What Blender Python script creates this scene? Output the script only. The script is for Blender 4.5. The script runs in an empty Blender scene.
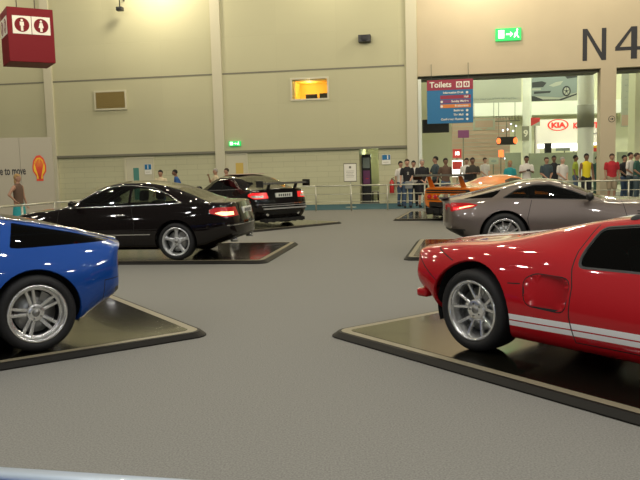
import bpy, bmesh, math, random
from mathutils import Vector, Matrix
from mathutils.bvhtree import BVHTree
from mathutils.interpolate import poly_3d_calc
random.seed(7)
S = bpy.context.scene
COL = S.collection
PI = math.pi
rad = math.radians

# ------------------------------------------------------------------ camera
F = 740.0
cam_d = bpy.data.cameras.new('camera')
cam_d.sensor_width = 36.0
cam_d.lens = F / 640 * 36
cam_d.clip_end = 300
cam = bpy.data.objects.new('camera', cam_d)
COL.objects.link(cam)
CAMR = Matrix.Rotation(rad(90 - 5.75), 3, 'X') @ Matrix.Rotation(rad(-1.55), 3, 'Z')
CAMP = Vector((0, 0, 1.57))
cam.matrix_world = Matrix.Translation(CAMP) @ CAMR.to_4x4()
S.camera = cam


def ray(px, py):
    return CAMR @ Vector(((px - 320) / F, (240 - py) / F, -1))


def ground(px, py, z=0.0):
    d = ray(px, py)
    return CAMP + d * ((z - CAMP.z) / d.z)


def at_y(px, py, Y):
    d = ray(px, py)
    return CAMP + d * (Y / d.y)


# ------------------------------------------------------------------ materials
MATS = {}


def nodes(m):
    return m.node_tree.nodes, m.node_tree.links


def mat(name, col, rough=0.6, metal=0.0, coat=0.0, emis=None, estr=0.0, spec=0.5, noise=0.0, nscale=20.0, bump=0.0):
    m = bpy.data.materials.new(name)
    m.use_nodes = True
    n, l = nodes(m)
    b = n['Principled BSDF']
    b.inputs['Base Color'].default_value = (*col, 1)
    b.inputs['Roughness'].default_value = rough
    b.inputs['Metallic'].default_value = metal
    b.inputs['Coat Weight'].default_value = coat
    b.inputs['Coat Roughness'].default_value = 0.03
    b.inputs['Specular IOR Level'].default_value = spec
    if emis:
        b.inputs['Emission Color'].default_value = (*emis, 1)
        b.inputs['Emission Strength'].default_value = estr
    if noise or bump:
        tc = n.new('ShaderNodeTexCoord')
        nz = n.new('ShaderNodeTexNoise')
        nz.inputs['Scale'].default_value = nscale
        nz.inputs['Detail'].default_value = 4
        l.new(tc.outputs['Object'], nz.inputs['Vector'])
        if noise:
            rp = n.new('ShaderNodeValToRGB')
            rp.color_ramp.elements[0].position = 0.3
            rp.color_ramp.elements[1].position = 0.7
            rp.color_ramp.elements[0].color = (*[c * (1 - noise) for c in col], 1)
            rp.color_ramp.elements[1].color = (*[min(1, c * (1 + noise)) for c in col], 1)
            l.new(nz.outputs['Fac'], rp.inputs['Fac'])
            l.new(rp.outputs['Color'], b.inputs['Base Color'])
        if bump:
            bp = n.new('ShaderNodeBump')
            bp.inputs['Strength'].default_value = bump
            bp.inputs['Distance'].default_value = 0.01
            l.new(nz.outputs['Fac'], bp.inputs['Height'])
            l.new(bp.outputs['Normal'], b.inputs['Normal'])
    MATS[name] = m
    return m


def glass(name, tint, refl=0.10):
    m = bpy.data.materials.new(name)
    m.use_nodes = True
    n, l = nodes(m)
    n.remove(n['Principled BSDF'])
    tr = n.new('ShaderNodeBsdfTransparent')
    tr.inputs['Color'].default_value = (*tint, 1)
    gl = n.new('ShaderNodeBsdfGlossy')
    gl.inputs['Roughness'].default_value = 0.02
    fr = n.new('ShaderNodeFresnel')
    fr.inputs['IOR'].default_value = 1.5
    ad = n.new('ShaderNodeMath')
    ad.operation = 'ADD'
    ad.inputs[1].default_value = refl
    mx = n.new('ShaderNodeMixShader')
    l.new(fr.outputs[0], ad.inputs[0])
    l.new(ad.outputs[0], mx.inputs['Fac'])
    l.new(tr.outputs[0], mx.inputs[1])
    l.new(gl.outputs[0], mx.inputs[2])
    l.new(mx.outputs[0], n['Material Output'].inputs['Surface'])
    MATS[name] = m
    return m


mat('carpet', (0.225, 0.222, 0.202), 0.95, noise=0.22, nscale=90, bump=0.4, spec=0.15)
mat('blue_carpet', (0.03, 0.10, 0.13), 0.9, noise=0.2, nscale=40)
mat('upper_wall', (0.56, 0.52, 0.37), 0.75)
mat('trim_cream', (0.60, 0.56, 0.41), 0.7)
mat('lintel', (0.56, 0.47, 0.32), 0.75, noise=0.03, nscale=1)
mat('ledge', (0.20, 0.19, 0.14), 0.7)
mat('soffit', (0.13, 0.125, 0.09), 0.7)
mat('jamb_white', (0.85, 0.88, 0.78), 0.6)
mat('hall_wall', (0.74, 0.74, 0.54), 0.7)
mat('hall_floor', (0.35, 0.35, 0.27), 0.6)
mat('red_paint', (0.42, 0.002, 0.008), 0.5, 0.0, 1.0, spec=0.15)
mat('blue_paint', (0.003, 0.065, 0.34), 0.42, 0.15, 1.0, spec=0.2)
mat('black_paint', (0.0035, 0.0015, 0.0015), 0.6, 0.0, 1.0, spec=0.05)
mat('grey_paint', (0.15, 0.122, 0.108), 0.38, 0.45, 1.0, spec=.3)
mat('orange_paint', (0.80, 0.19, 0.004), 0.45, 0.0, 1.0, spec=.2)
mat('white_stripe', (0.85, 0.85, 0.85), 0.4, 0, 0.6)
mat('black_trim', (0.012, 0.012, 0.012), 0.45)
mat('gap', (0.004, 0.003, 0.003), 0.8)
mat('rubber', (0.008, 0.008, 0.0085), 0.7, noise=0.2, nscale=60)
mat('chrome', (0.82, 0.82, 0.80), 0.18, 0.9)
mat('rim_bright', (0.80, 0.80, 0.78), 0.22, 0.82)
mat('rim_silver', (0.66, 0.67, 0.67), 0.3, 0.7)
mat('disc_steel', (0.35, 0.35, 0.34), 0.35, 1.0)
mat('well_dark', (0.01, 0.01, 0.01), 0.9)
mat('interior', (0.02, 0.02, 0.02), 0.7)
mat('lamp_flash_red', (0.5, 0.005, 0.01), 0.15, 0, 1.0, emis=(1, 0.02, 0.02), estr=0.7)  # unlit red lens; emission stands in for flash it throws back
mat('lamp_flash_dim', (0.35, 0.005, 0.01), 0.15, 0, 1.0, emis=(1, 0.02, 0.02), estr=0.12)  # unlit red lens with a fainter flash return as emission
mat('lamp_flash_glint', (1, 0.4, 0.2), 0.2, 0, 1.0, emis=(1, 0.42, 0.22), estr=3.0)  # flash glint on an unlit tail lamp, painted in as emission
mat('lamp_clear', (0.6, 0.55, 0.5), 0.15, 0.3, 1.0)
mat('plate_white', (0.75, 0.75, 0.7), 0.5)
mat('ink', (0.02, 0.02, 0.025), 0.6)
mat('deck', (0.007, 0.0065, 0.0045), 0.13, 0, 0.2, spec=0.6)
mat('deck_edge', (0.010, 0.009, 0.007), 0.55, spec=.2)
mat('deck_line', (0.24, 0.21, 0.14), 0.45)
mat('rail_metal', (0.55, 0.54, 0.44), 0.35, 0.6)
mat('rail_white', (0.50, 0.58, 0.66), 0.3, 0, 0.5)
mat('panel_blue', (0.05, 0.13, 0.45), 0.4)
mat('board_grey', (0.42, 0.385, 0.30), 0.6)
mat('sign_red', (0.19, 0.004, 0.010), 0.5, spec=.2)
mat('sign_blue', (0.012, 0.16, 0.36), 0.5)
mat('sign_maroon', (0.32, 0.02, 0.05), 0.5)
mat('sign_purple', (0.20, 0.05, 0.16), 0.5)
mat('sign_orange', (0.72, 0.22, 0.04), 0.5)
mat('sign_white', (0.85, 0.82, 0.72), 0.5)
mat('pecten_red', (0.70, 0.06, 0.02), 0.5)
mat('pecten_yellow', (0.85, 0.50, 0.02), 0.5)
mat('exit_green', (0.02, 0.45, 0.10), 0.5, emis=(0.02, 0.6, 0.12), estr=0.9)
mat('exit_lit', (0.9, 1, 0.85), 0.5, emis=(0.8, 1, 0.72), estr=1.5)
mat('yellow_room', (0.85, 0.56, 0.10), 0.7)
mat('frame_cream', (0.62, 0.58, 0.42), 0.5)
mat('vent_brown', (0.30, 0.22, 0.07), 0.6)
mat('teal_glass', (0.10, 0.28, 0.24), 0.2)
mat('door_yellow', (0.62, 0.43, 0.10), 0.5)
mat('extinguisher_red', (0.5, 0.02, 0.02), 0.3)
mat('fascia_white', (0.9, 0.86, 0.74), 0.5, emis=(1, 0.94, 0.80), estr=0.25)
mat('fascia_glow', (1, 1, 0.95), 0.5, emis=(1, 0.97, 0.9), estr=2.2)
mat('letter_red', (0.85, 0.05, 0.04), 0.5, emis=(1, 0.06, 0.04), estr=0.35)
mat('led_orange', (1, 0.2, 0.05), 0.5, emis=(1, 0.16, 0.04), estr=1.6)
mat('banner_pale', (0.42, 0.44, 0.36), 0.6)
mat('banner_grey', (0.28, 0.33, 0.30), 0.6)
mat('car_print', (0.24, 0.29, 0.27), 0.6)
mat('print_dark', (0.04, 0.045, 0.045), 0.6)
mat('partition_green', (0.30, 0.33, 0.25), 0.6)
mat('stand_pink', (0.50, 0.36, 0.28), 0.6)
mat('stand_red', (0.6, 0.05, 0.05), 0.5)
mat('light_stuff', (1, 1, 1), 0.5, emis=(0.9, 0.93, 1), estr=3.0)
mat('band_grey', (0.26, 0.26, 0.20), 0.5)
glass('glass_dark', (0.10, 0.12, 0.11), 0.03)
glass('glass_mid', (0.45, 0.50, 0.44), 0.06)
glass('glass_clear', (0.85, 0.88, 0.8), 0.02)


def wall_block(name, col, bw, bh, mortar, dark=0.86, vertical=False):
    m = mat(name, col, 0.8)
    n, l = nodes(m)
    b = n['Principled BSDF']
    tc = n.new('ShaderNodeTexCoord')
    mp = n.new('ShaderNodeMapping')
    mp.inputs['Rotation'].default_value = (rad(90), 0, 0)
    br = n.new('ShaderNodeTexBrick')
    br.inputs['Scale'].default_value = 1
    br.inputs['Brick Width'].default_value = bw
    br.inputs['Row Height'].default_value = bh
    br.inputs['Mortar Size'].default_value = mortar
    br.inputs['Mortar Smooth'].default_value = 0.3
    br.inputs['Color1'].default_value = (*col, 1)
    br.inputs['Color2'].default_value = (*[c * 0.97 for c in col], 1)
    br.inputs['Mortar'].default_value = (*[c * dark for c in col], 1)
    if vertical:
        br.offset = 0.0
    nz = n.new('ShaderNodeTexNoise')
    nz.inputs['Scale'].default_value = 0.6
    nz.inputs['Detail'].default_value = 5
    l.new(tc.outputs['Object'], nz.inputs['Vector'])
    mx = n.new('ShaderNodeMix')
    mx.data_type = 'RGBA'
    mx.blend_type = 'MULTIPLY'
    mx.inputs['Factor'].default_value = 0.25
    l.new(tc.outputs['Object'], mp.inputs['Vector'])
    l.new(mp.outputs[0], br.inputs['Vector'])
    l.new(br.outputs['Color'], mx.inputs['A'])
    l.new(nz.outputs['Color'], mx.inputs['B'])
    rp = n.new('ShaderNodeValToRGB')
    rp.color_ramp.elements[0].color = (0.72, 0.72, 0.72, 1)
    rp.color_ramp.elements[1].color = (1, 1, 1, 1)
    l.new(nz.outputs['Fac'], rp.inputs['Fac'])
    l.new(rp.outputs['Color'], mx.inputs['B'])
    l.new(mx.outputs['Result'], b.inputs['Base Color'])
    bp = n.new('ShaderNodeBump')
    bp.inputs['Strength'].default_value = 0.3
    bp.inputs['Distance'].default_value = 0.01
    bp.invert = True
    l.new(br.outputs['Fac'], bp.inputs['Height'])
    l.new(bp.outputs['Normal'], b.inputs['Normal'])


wall_block('block_lower', (0.60, 0.575, 0.37), 0.9, 0.22, 0.012, 0.84)
wall_block('clad_upper', (0.545, 0.52, 0.335), 2.4, 1.35, 0.012, 0.955, True)


# ------------------------------------------------------------------ basic helpers
def link(name, me, mats, parent=None):
    o = bpy.data.objects.new(name, me)
    COL.objects.link(o)
    if not isinstance(mats, (list, tuple)):
        mats = [mats]
    for m in mats:
        me.materials.append(MATS[m])
    if parent:
        o.parent = parent
    return o


def obj(name, bm, mats, parent=None, smooth=False):
    me = bpy.data.meshes.new(name)
    bmesh.ops.recalc_face_normals(bm, faces=bm.faces[:])
    if smooth:
        for f in bm.faces:
            f.smooth = True
    bm.to_mesh(me)
    bm.free()
    return link(name, me, mats, parent)


def thing(name, label, cat, loc=(0, 0, 0), rz=0.0, group=None):
    o = bpy.data.objects.new(name, None)
    o.empty_display_size = 0.2
    COL.objects.link(o)
    o.location = loc
    o.rotation_euler = (0, 0, rz)
    tag(o, label, cat, group)
    return o


def part_empty(name, parent, loc=(0, 0, 0)):
    o = bpy.data.objects.new(name, None)
    COL.objects.link(o)
    o.parent = parent
    o.location = loc
    return o


def tag(o, label, cat, group=None):
    o['label'] = label
    o['category'] = cat
    if group:
        o['group'] = group
    return o


def struct(o):
    o['kind'] = 'structure'
    return o


def box(bm, x0, x1, y0, y1, z0, z1, mi=0):
    v = [bm.verts.new(p) for p in ((x0, y0, z0), (x1, y0, z0), (x1, y1, z0), (x0, y1, z0),
                                   (x0, y0, z1), (x1, y0, z1), (x1, y1, z1), (x0, y1, z1))]
    fs = []
    for q in ((0, 3, 2, 1), (4, 5, 6, 7), (0, 1, 5, 4), (1, 2, 6, 5), (2, 3, 7, 6), (3, 0, 4, 7)):
        f = bm.faces.new([v[i] for i in q])
        f.material_index = mi
        fs.append(f)
    return v


def bbox_bm(*a, bev=0.0, seg=2):
    bm = bmesh.new()
    box(bm, *a)
    if bev:
        bmesh.ops.bevel(bm, geom=bm.edges[:], offset=bev, segments=seg, affect='EDGES', profile=0.5)
    return bm


def prism(bm, pts, ax, d0, d1, mi=0):
    """extrude a polygon given in 2-D along an axis: ax 'y' -> pts (x,z); 'z' -> (x,y); 'x' -> (y,z)"""
    def P(p, d):
        return {'y': (p[0], d, p[1]), 'z': (p[0], p[1], d), 'x': (d, p[0], p[1])}[ax]
    a = [bm.verts.new(P(p, d0)) for p in pts]
    b = [bm.verts.new(P(p, d1)) for p in pts]
    fs = [bm.faces.new(a), bm.faces.new(b[::-1])]
    for i in range(len(pts)):
        j = (i + 1) % len(pts)
        fs.append(bm.faces.new((a[j], a[i], b[i], b[j])))
    for f in fs:
        f.material_index = mi
    return fs


def tube(bm, p, q, r, n=10, r2=None, mi=0, caps=True):
    p, q = Vector(p), Vector(q)
    r2 = r if r2 is None else r2
    d = (q - p).normalized()
    u = d.orthogonal().normalized()
    w = d.cross(u)
    A = [bm.verts.new(p + (u * math.cos(2 * PI * i / n) + w * math.sin(2 * PI * i / n)) * r) for i in range(n)]
    B = [bm.verts.new(q + (u * math.cos(2 * PI * i / n) + w * math.sin(2 * PI * i / n)) * r2) for i in range(n)]
    for i in range(n):
        f = bm.faces.new((A[i], A[(i + 1) % n], B[(i + 1) % n], B[i]))
        f.material_index = mi
        f.smooth = True
    if caps:
        bm.faces.new(A[::-1]).material_index = mi
        bm.faces.new(B).material_index = mi


def lathe(bm, prof, n=48, axis='y', mi=0, closed=False):
    """prof: list of (a, r) a along the axis"""
    rings = []
    for a, r in prof:
        ring = []
        for i in range(n):
            t = 2 * PI * i / n
            c, s = math.cos(t) * r, math.sin(t) * r
            ring.append(bm.verts.new({'y': (c, a, s), 'z': (c, s, a), 'x': (a, c, s)}[axis]))
        rings.append(ring)
    m = len(rings)
    for k in range(m if closed else m - 1):
        A, B = rings[k], rings[(k + 1) % m]
        for i in range(n):
            f = bm.faces.new((A[i], A[(i + 1) % n], B[(i + 1) % n], B[i]))
            f.material_index = mi
            f.smooth = True
    return rings


def ellipsoid(bm, c, r, mi=0, u=14, v=10, rot=None):
    c = Vector(c)
    T = (rot if rot else Matrix.Identity(3))
    def P(a, b):
        return bm.verts.new(c + T @ Vector((r[0] * math.cos(a) * math.cos(b), r[1] * math.sin(a) * math.cos(b), r[2] * math.sin(b))))
    top, bot = P(0, PI / 2), P(0, -PI / 2)
    rows = [[P(2 * PI * i / u, -PI / 2 + PI * k / v) for i in range(u)] for k in range(1, v)]
    fs = []
    for i in range(u):
        j = (i + 1) % u
        fs.append(bm.faces.new((bot, rows[0][j], rows[0][i])))
        fs.append(bm.faces.new((top, rows[-1][i], rows[-1][j])))
        for A, B_ in zip(rows[:-1], rows[1:]):
            fs.append(bm.faces.new((A[i], A[j], B_[j], B_[i])))
    for f in fs:
        f.material_index = mi
        f.smooth = True


def text(name, s, size, m, parent, loc, rot, ext=0.004, align='LEFT', bold=0.0, sx=1.0, shear=0.0):
    c = bpy.data.curves.new(name, 'FONT')
    c.body = s
    c.size = size
    c.extrude = ext
    c.align_x = align
    c.align_y = 'BOTTOM_BASELINE'
    c.offset = bold
    c.shear = shear
    c.materials.append(MATS[m])
    o = bpy.data.objects.new(name, c)
    COL.objects.link(o)
    dg = bpy.context.evaluated_depsgraph_get()
    dg.update()
    me = bpy.data.meshes.new_from_object(o.evaluated_get(dg))
    bpy.data.objects.remove(o)
    me.name = name
    if not me.materials: me.materials.append(MATS[m])
    o = bpy.data.objects.new(name, me)
    COL.objects.link(o)
    if parent:
        o.parent = parent
    o.location = loc
    o.rotation_euler = rot
    o.scale = (sx, 1, 1)
    return o


def dup(o, parent=None, **kw):
    c = o.copy()
    COL.objects.link(c)
    if parent:
        c.parent = parent
    for ch in o.children:
        dup(ch, c)
    for k, v in kw.items():
        setattr(c, k, v)
    return c


def apply_mods(o):
    dg = bpy.context.evaluated_depsgraph_get()
    dg.update()
    me = bpy.data.meshes.new_from_object(o.evaluated_get(dg))
    o.modifiers.clear()
    o.data = me
    return o


# ------------------------------------------------------------------ room: wall frame
WANG = rad(-9.0)
W0 = ground(340, 204.5)
WU = Vector((math.cos(WANG), math.sin(WANG), 0))
WN = Vector((WU.y, -WU.x, 0))       # points towards the hall (camera side)
WROOT_M = Matrix.Translation(W0) @ Matrix.Rotation(WANG, 4, 'Z')


def wp(px, py, n=0.0):
    """pixel -> (u, z) on the plane n metres in front of the end wall"""
    d = ray(px, py)
    P0 = W0 + WN * n
    t = (P0 - CAMP).dot(WN) / d.dot(WN)
    P = CAMP + d * t
    return ((P - W0).dot(WU), P.z)


def wplace(o):
    """objects built in wall coordinates: x along the wall, y into the wall, z up"""
    o.matrix_world = WROOT_M
    return o


def wobj(name, bm, mats, parent=None):
    o = obj(name, bm, mats)
    if parent:
        o.parent = parent
    else:
        wplace(o)
    return o


def wthing(name, label, cat, u, z, y=0.0, group=None):
    o = thing(name, label, cat, group=group)
    o.matrix_world = WROOT_M @ Matrix.Translation((u, y, z))
    return o


ZC = 10.5
uL = wp(-60, 160)[0]
uO0 = wp(418.5, 150)[0]
zO = wp(510, 72.3)[1]
uP0, uP1 = wp(600.5, 110)[0], wp(616, 110)[0]
uR = uP1 + 7.5
zl = wp(300, 149.6)[1]
uD0, uD1 = wp(359.5, 180)[0], wp(379, 180)[0]

# floor
bm = bmesh.new()
box(bm, -22, 22, -2.5, 34, -0.2, 0)
struct(obj('floor', bm, 'carpet'))
g0 = ground(340, 209.8)
bm = bmesh.new()
nb = (g0 - W0).dot(WN)
box(bm, uL + 5, uR, -nb, -0.02, 0.0, 0.012)
struct(wobj('trim_walkway', bm, 'blue_carpet'))

# end wall
WT = 0.6
uw0, zw0 = wp(292.5, 99.3)
uw1, zw1 = wp(327, 78.3)
bm = bmesh.new()
# upper cladding with the control-room window left open
for a in ((uL, uw0, zl, ZC), (uw1, uO0, zl, ZC), (uw0, uw1, zl, zw0), (uw0, uw1, zw1, ZC)):
    box(bm, a[0], a[1], 0, WT, a[2], a[3])
struct(wobj('wall_back', bm, 'clad_upper'))
bm = bmesh.new()
for a in ((uL, uD0), (uD1, uO0)):
    box(bm, a[0], a[1], 0.06, WT, 0, zl)
struct(wobj('wall_back_lower', bm, 'block_lower'))
bm = bmesh.new()
uc = wp(218.5, 100)[0]
box(bm, uL, uc - 0.2, -0.07, 0.06, zl - 0.05, zl + 0.04)
box(bm, uc + 0.2, uO0 - 0.45, -0.07, 0.06, zl - 0.05, zl + 0.04)
struct(wobj('trim_ledge', bm, 'ledge'))
# high joint line
bm = bmesh.new()
zj = wp(300, 70.3)[1]
box(bm, uL, uO0 - 0.5, -0.015, 0.01, zj - 0.03, zj + 0.03)
struct(wobj('trim_joint', bm, 'ledge'))
# pilasters
for i, (px, w) in enumerate(((50, 0.36), (218.5, 0.40), (412, 0.42))):
    u = wp(px, 100)[0]
    bm = bbox_bm(u - w / 2, u + w / 2, -0.10, 0.05, 0, ZC, bev=0.01)
    struct(wobj('trim_pilaster_%d' % (i + 1), bm, 'trim_cream'))
# lintel and pillar of the big openings
bm = bmesh.new()
box(bm, uO0, uR + 14, 0, WT, zO, ZC)
struct(wobj('wall_lintel', bm, 'lintel'))
bm = bmesh.new()
box(bm, uP0, uP1, 0, WT, 0, zO)
struct(wobj('wall_pillar', bm, 'lintel'))
bm = bmesh.new()
box(bm, uR, uR + 14, 0, WT, 0, zO)
struct(wobj('wall_back_right', bm, 'lintel'))
bm = bmesh.new()
box(bm, uO0 + 0.05, uP0, WT, WT + 0.9, zO - 0.08, zO + 0.8)
box(bm, uP1, uR, WT, WT + 0.9, zO - 0.08, zO + 0.8)
box(bm, uO0 - .02, uR, WT * 0.5, WT, zO - 0.10, zO)
struct(wobj('trim_shutter_housing', bm, 'soffit'))
bm = bmesh.new()
box(bm, uO0 + 0.005, uO0 + 0.13, 0.02, WT + 0.2, 0, zO - 0.11)
struct(wobj('trim_jamb', bm, 'jamb_white'))

# doorway passage
bm = bmesh.new()
D = 3.2
box(bm, uD0 - .1, uD0, WT, WT + D, 0, zl + .1)
box(bm, uD1, uD1 + .1, WT, WT + D, 0, zl + .1)
box(bm, uD0, uD1, WT + D, WT + D + .1, 0, zl + .1)
box(bm, uD0, uD1, WT, WT + D, zl, zl + .1)
struct(wobj('wall_passage', bm, 'trim_cream'))
bm = bmesh.new()
box(bm, uD0, uD1, 0, WT + D, -0.1, 0.015)
struct(wobj('floor_passage', bm, 'carpet'))
# control-room box behind the lit window
bm = bmesh.new()
wd = 1.2
box(bm, uw0 - .05, uw0, WT, WT + wd, zw0, zw1)
box(bm, uw1, uw1 + .05, WT, WT + wd, zw0, zw1)
box(bm, uw0, uw1, WT, WT + wd, zw0 - .05, zw0)
box(bm, uw0, uw1, WT, WT + wd, zw1, zw1 + .05)
box(bm, uw0, uw1, WT + wd, WT + wd + .05, zw0, zw1)
struct(wobj('wall_control_room', bm, 'yellow_room'))
bm = bmesh.new()
t = 0.07
for a in ((uw0 - t, uw1 + t, zw1, zw1 + t), (uw0 - t, uw1 + t, zw0 - t, zw0), (uw0 - t, uw0, zw0, zw1), (uw1, uw1 + t, zw0, zw1)):
    box(bm, a[0], a[1], -0.04, 0.05, a[2], a[3])
w1 = struct(wobj('window_1', bm, 'frame_cream'))
bm = bmesh.new()
box(bm, uw0, uw1, 0.02, 0.03, zw0, zw1)
wobj('window_pane', bm, 'glass_clear', w1)
# things seen in the control-room window
cx = uw0 + (uw1 - uw0) * 0.45
t_ = wthing('office_chair', 'dark chair back behind the lit yellow window, left of the monitor', 'chair', cx, zw0, WT + 0.35)
bm = bbox_bm(-.26, .22, -.05, .05, 0.08, 0.26, bev=0.03)
obj('backrest', bm, 'black_trim', t_)
bm = bmesh.new(); tube(bm, (0, 0, 0), (0, 0, .1), .03)
obj('post', bm, 'black_trim', t_)
t_ = wthing('monitor', 'dark monitor standing behind the right end of the lit yellow window', 'monitor', uw0 + (uw1 - uw0) * 0.84, zw0, WT + 0.35)
bm = bbox_bm(-.24, .2, -.03, .03, 0.06, 0.28, bev=0.01)
obj('screen', bm, 'black_trim', t_)
bm = bmesh.new(); box(bm, -.1, .1, -.05, .05, 0, .02); box(bm, -.02, .02, -.02, .02, 0, .1)
obj('stand', bm, 'black_trim', t_)


def wlight(name, u, y, z, power, col, r=0.15, typ='POINT'):
    L = bpy.data.lights.new(name, typ)
    L.energy = power
    L.color = col
    L.shadow_soft_size = r
    o = bpy.data.objects.new(name, L)
    COL.objects.link(o)
    o.matrix_world = WROOT_M @ Matrix.Translation((u, y, z))
    return o


wlight('control_room_light', (uw0 + uw1) / 2 - .2, WT + .5, zw1 - .2, 26, (1, .82, .5), .05)
wlight('passage_light', uD1 - .25, WT + 1.6, 2.0, 20, (.85, 1, .65), .06)


# ------------------------------------------------------------------ wall-mounted things
def panel(name, label, cat, px0, py0, px1, py1, m, frame=None, thick=0.05, n=0.0, group=None, fm='frame_cream', fw=0.05):
    u0, z0 = wp(px0, py1, n)
    u1, z1 = wp(px1, py0, n)
    c = ((u0 + u1) / 2, (z0 + z1) / 2)
    t = wthing(name, label, cat, c[0], c[1], -n, group)
    w, h = (u1 - u0) / 2, (z1 - z0) / 2
    bm = bbox_bm(-w, w, -thick, 0, -h, h, bev=0.006)
    obj('panel', bm, m, t)
    if frame:
        bm = bmesh.new()
        for a in ((-w - fw, w + fw, h, h + fw), (-w - fw, w + fw, -h - fw, -h), (-w - fw, -w, -h, h), (w, w + fw, -h, h)):
            box(bm, a[0], a[1], -thick - .02, 0, a[2], a[3])
        obj(frame, bm, fm, t)
    return t, w, h


t, w, h = panel('vent_grille', 'brown louvred grille in a pale frame high on the wall above the black coupe', 'vent', 97, 91.5, 125, 109, 'vent_brown', 'frame', fw=0.07)
bm = bmesh.new()
for k in range(9):
    z = -h + (k + .5) * 2 * h / 9
    box(bm, -w, w, -.075, -.05, z - .012, z + .012)
obj('louvres', bm, 'vent_brown', t)
t, w, h = panel('wall_speaker', 'small black box speaker high on the wall right of the lit window', 'speaker', 359, 35.5, 371, 43, 'black_trim', thick=.3)
bm = bmesh.new(); lathe(bm, [(-.31, .0), (-.31, .12), (-.30, .13)], 20); obj('speaker_cone', bm, 'ink', t)

# ceiling camera near top left
u, z = wp(125, 11)
t = wthing('security_camera', 'small dark security camera on a short pole near the top left of the wall', 'camera', u, z)
bm = bmesh.new(); tube(bm, (0, -.5, .05), (0, -.5, 1.2), .022); tube(bm, (0, -.5, .4), (0, 0, .4), .022); obj('bracket', bm, 'black_trim', t)
bm = bbox_bm(-.13, .13, -.62, -.38, -.10, .06, bev=.03); obj('housing', bm, 'black_trim', t)
bm = bmesh.new(); lathe(bm, [(-.66, .0), (-.66, .04), (-.6, .045)], 16); obj('lens', bm, 'ink', t)


def exit_sign(px0, py0, px1, py1, label, big):
    t, w, h = panel('exit_sign', label, 'exit sign', px0, py0, px1, py1, 'exit_green', thick=.10, n=0.0)
    bm = bmesh.new()
    y0, y1 = -.115, -.10
    # running figure, arrow and door in lit white
    def q(x0, x1, z0, z1):
        box(bm, x0 * w, x1 * w, y0, y1, z0 * h, z1 * h)
    q(-.78, -.32, -.6, .7)
    q(-.18, .18, -.12, .12)
    prism(bm, [(.14 * w, -.45 * h), (.14 * w, .45 * h), (.36 * w, 0)], 'y', y0, y1)
    prism(bm, [(.5 * w, .2 * h), (.66 * w, .5 * h), (.74 * w, .3 * h), (.7 * w, -.1 * h), (.84 * w, -.6 * h), (.74 * w, -.6 * h), (.62 * w, -.2 * h), (.48 * w, -.6 * h), (.42 * w, -.5 * h)], 'y', y0, y1)
    bmesh.ops.create_circle(bm, cap_ends=True, segments=14, radius=.16 * h, matrix=Matrix.Translation((.68 * w, y0, .68 * h)) @ Matrix.Rotation(rad(90), 4, 'X'))
    obj('pictogram', bm, 'exit_lit', t)
    return t


exit_sign(495.3, 27.8, 521, 41.6, 'large lit green exit sign on the wall above the wide opening', True)
exit_sign(229.5, 141, 241, 146.3, 'small lit green exit sign over the yellow door', False)

# door with teal pane, left
def door(px0, py0, px1, label, paneld, i, yellow=False):
    u0, z1 = wp(px0, py0)
    u1 = wp(px1, py0)[0]
    bm = bmesh.new()
    for a in ((u0 - .06, u0, 0, z1 + .06), (u1, u1 + .06, 0, z1 + .06), (u0, u1, z1, z1 + .06)):
        box(bm, a[0], a[1], 0.0, .07, a[2], a[3])
    box(bm, u0, u1, 0.03, .06, 0.01, z1)
    d = struct(wobj('door_%d' % i, bm, 'frame_cream'))
    bm = bmesh.new()
    a0, a1 = wp(paneld[0], paneld[1])[0], wp(paneld[2], paneld[1])[0]
    zt = wp(paneld[0], paneld[1])[1]
    box(bm, a0, a1, 0.015, .03, 0.35 if not yellow else .05, zt)
    wobj('vision_panel' if not yellow else 'door_leaf', bm, 'teal_glass' if not yellow else 'door_yellow', d)
    bm = bmesh.new()
    tube(bm, (a1 + .12, .0, 1.0), (a1 + .25, .0, 1.0), .015)
    tube(bm, (a1 + .12, .03, 1.0), (a1 + .12, .0, 1.0), .015)
    wobj('door_handle', bm, 'chrome', d)


door(125, 159.0, 152, 'door', (133, 168, 138.5), 1)
door(226.5, 155.0, 246, 'door', (235.5, 163, 243), 2, True)


def notice(px0, py0, px1, py1, label, mid):
    t, w, h = panel('notice_sign', label, 'sign', px0, py0, px1, py1, 'sign_white', thick=.02, n=-.03)
    bm = bmesh.new()
    box(bm, -w * .92, w * .92, -.026, -.02, -h * .05, h * .95)
    obj('blue_field', bm, 'sign_blue', t)
    bm = bmesh.new()
    box(bm, w * (mid - .12), w * (mid + .12), -.03, -.026, h * .05, h * .85)
    obj('symbol', bm, 'sign_white', t)
    bm = bmesh.new()
    box(bm, -w * .7, w * .5, -.023, -.02, -h * .6, -h * .5)
    obj('text_line', bm, 'board_grey', t)


notice(145, 164, 151.5, 174.5, 'small blue and white notice beside the teal glazed door', 0.0)
notice(382, 154.5, 390.5, 164.5, 'small blue and white notice right of the dark doorway', 0.35)

# fire extinguisher
u, z = wp(392, 186)
t = wthing('fire_extinguisher', 'red fire extinguisher hanging on the wall right of the dark doorway', 'fire extinguisher', u, z - .3, -.1)
bm = bmesh.new(); lathe(bm, [(0, .0), (0, .08), (.03, .09), (.45, .09), (.52, .05), (.55, .03), (.55, 0)], 18, 'z'); obj('cylinder', bm, 'extinguisher_red', t)
bm = bmesh.new(); tube(bm, (0, 0, .55), (0, 0, .6), .02); tube(bm, (0, -.02, .6), (.1, -.03, .63), .012); tube(bm, (.02, 0, .58), (.12, -.02, .5), .012); tube(bm, (.12, -.02, .5), (.12, -.02, .15), .012); obj('valve_and_hose', bm, 'black_trim', t)

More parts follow.
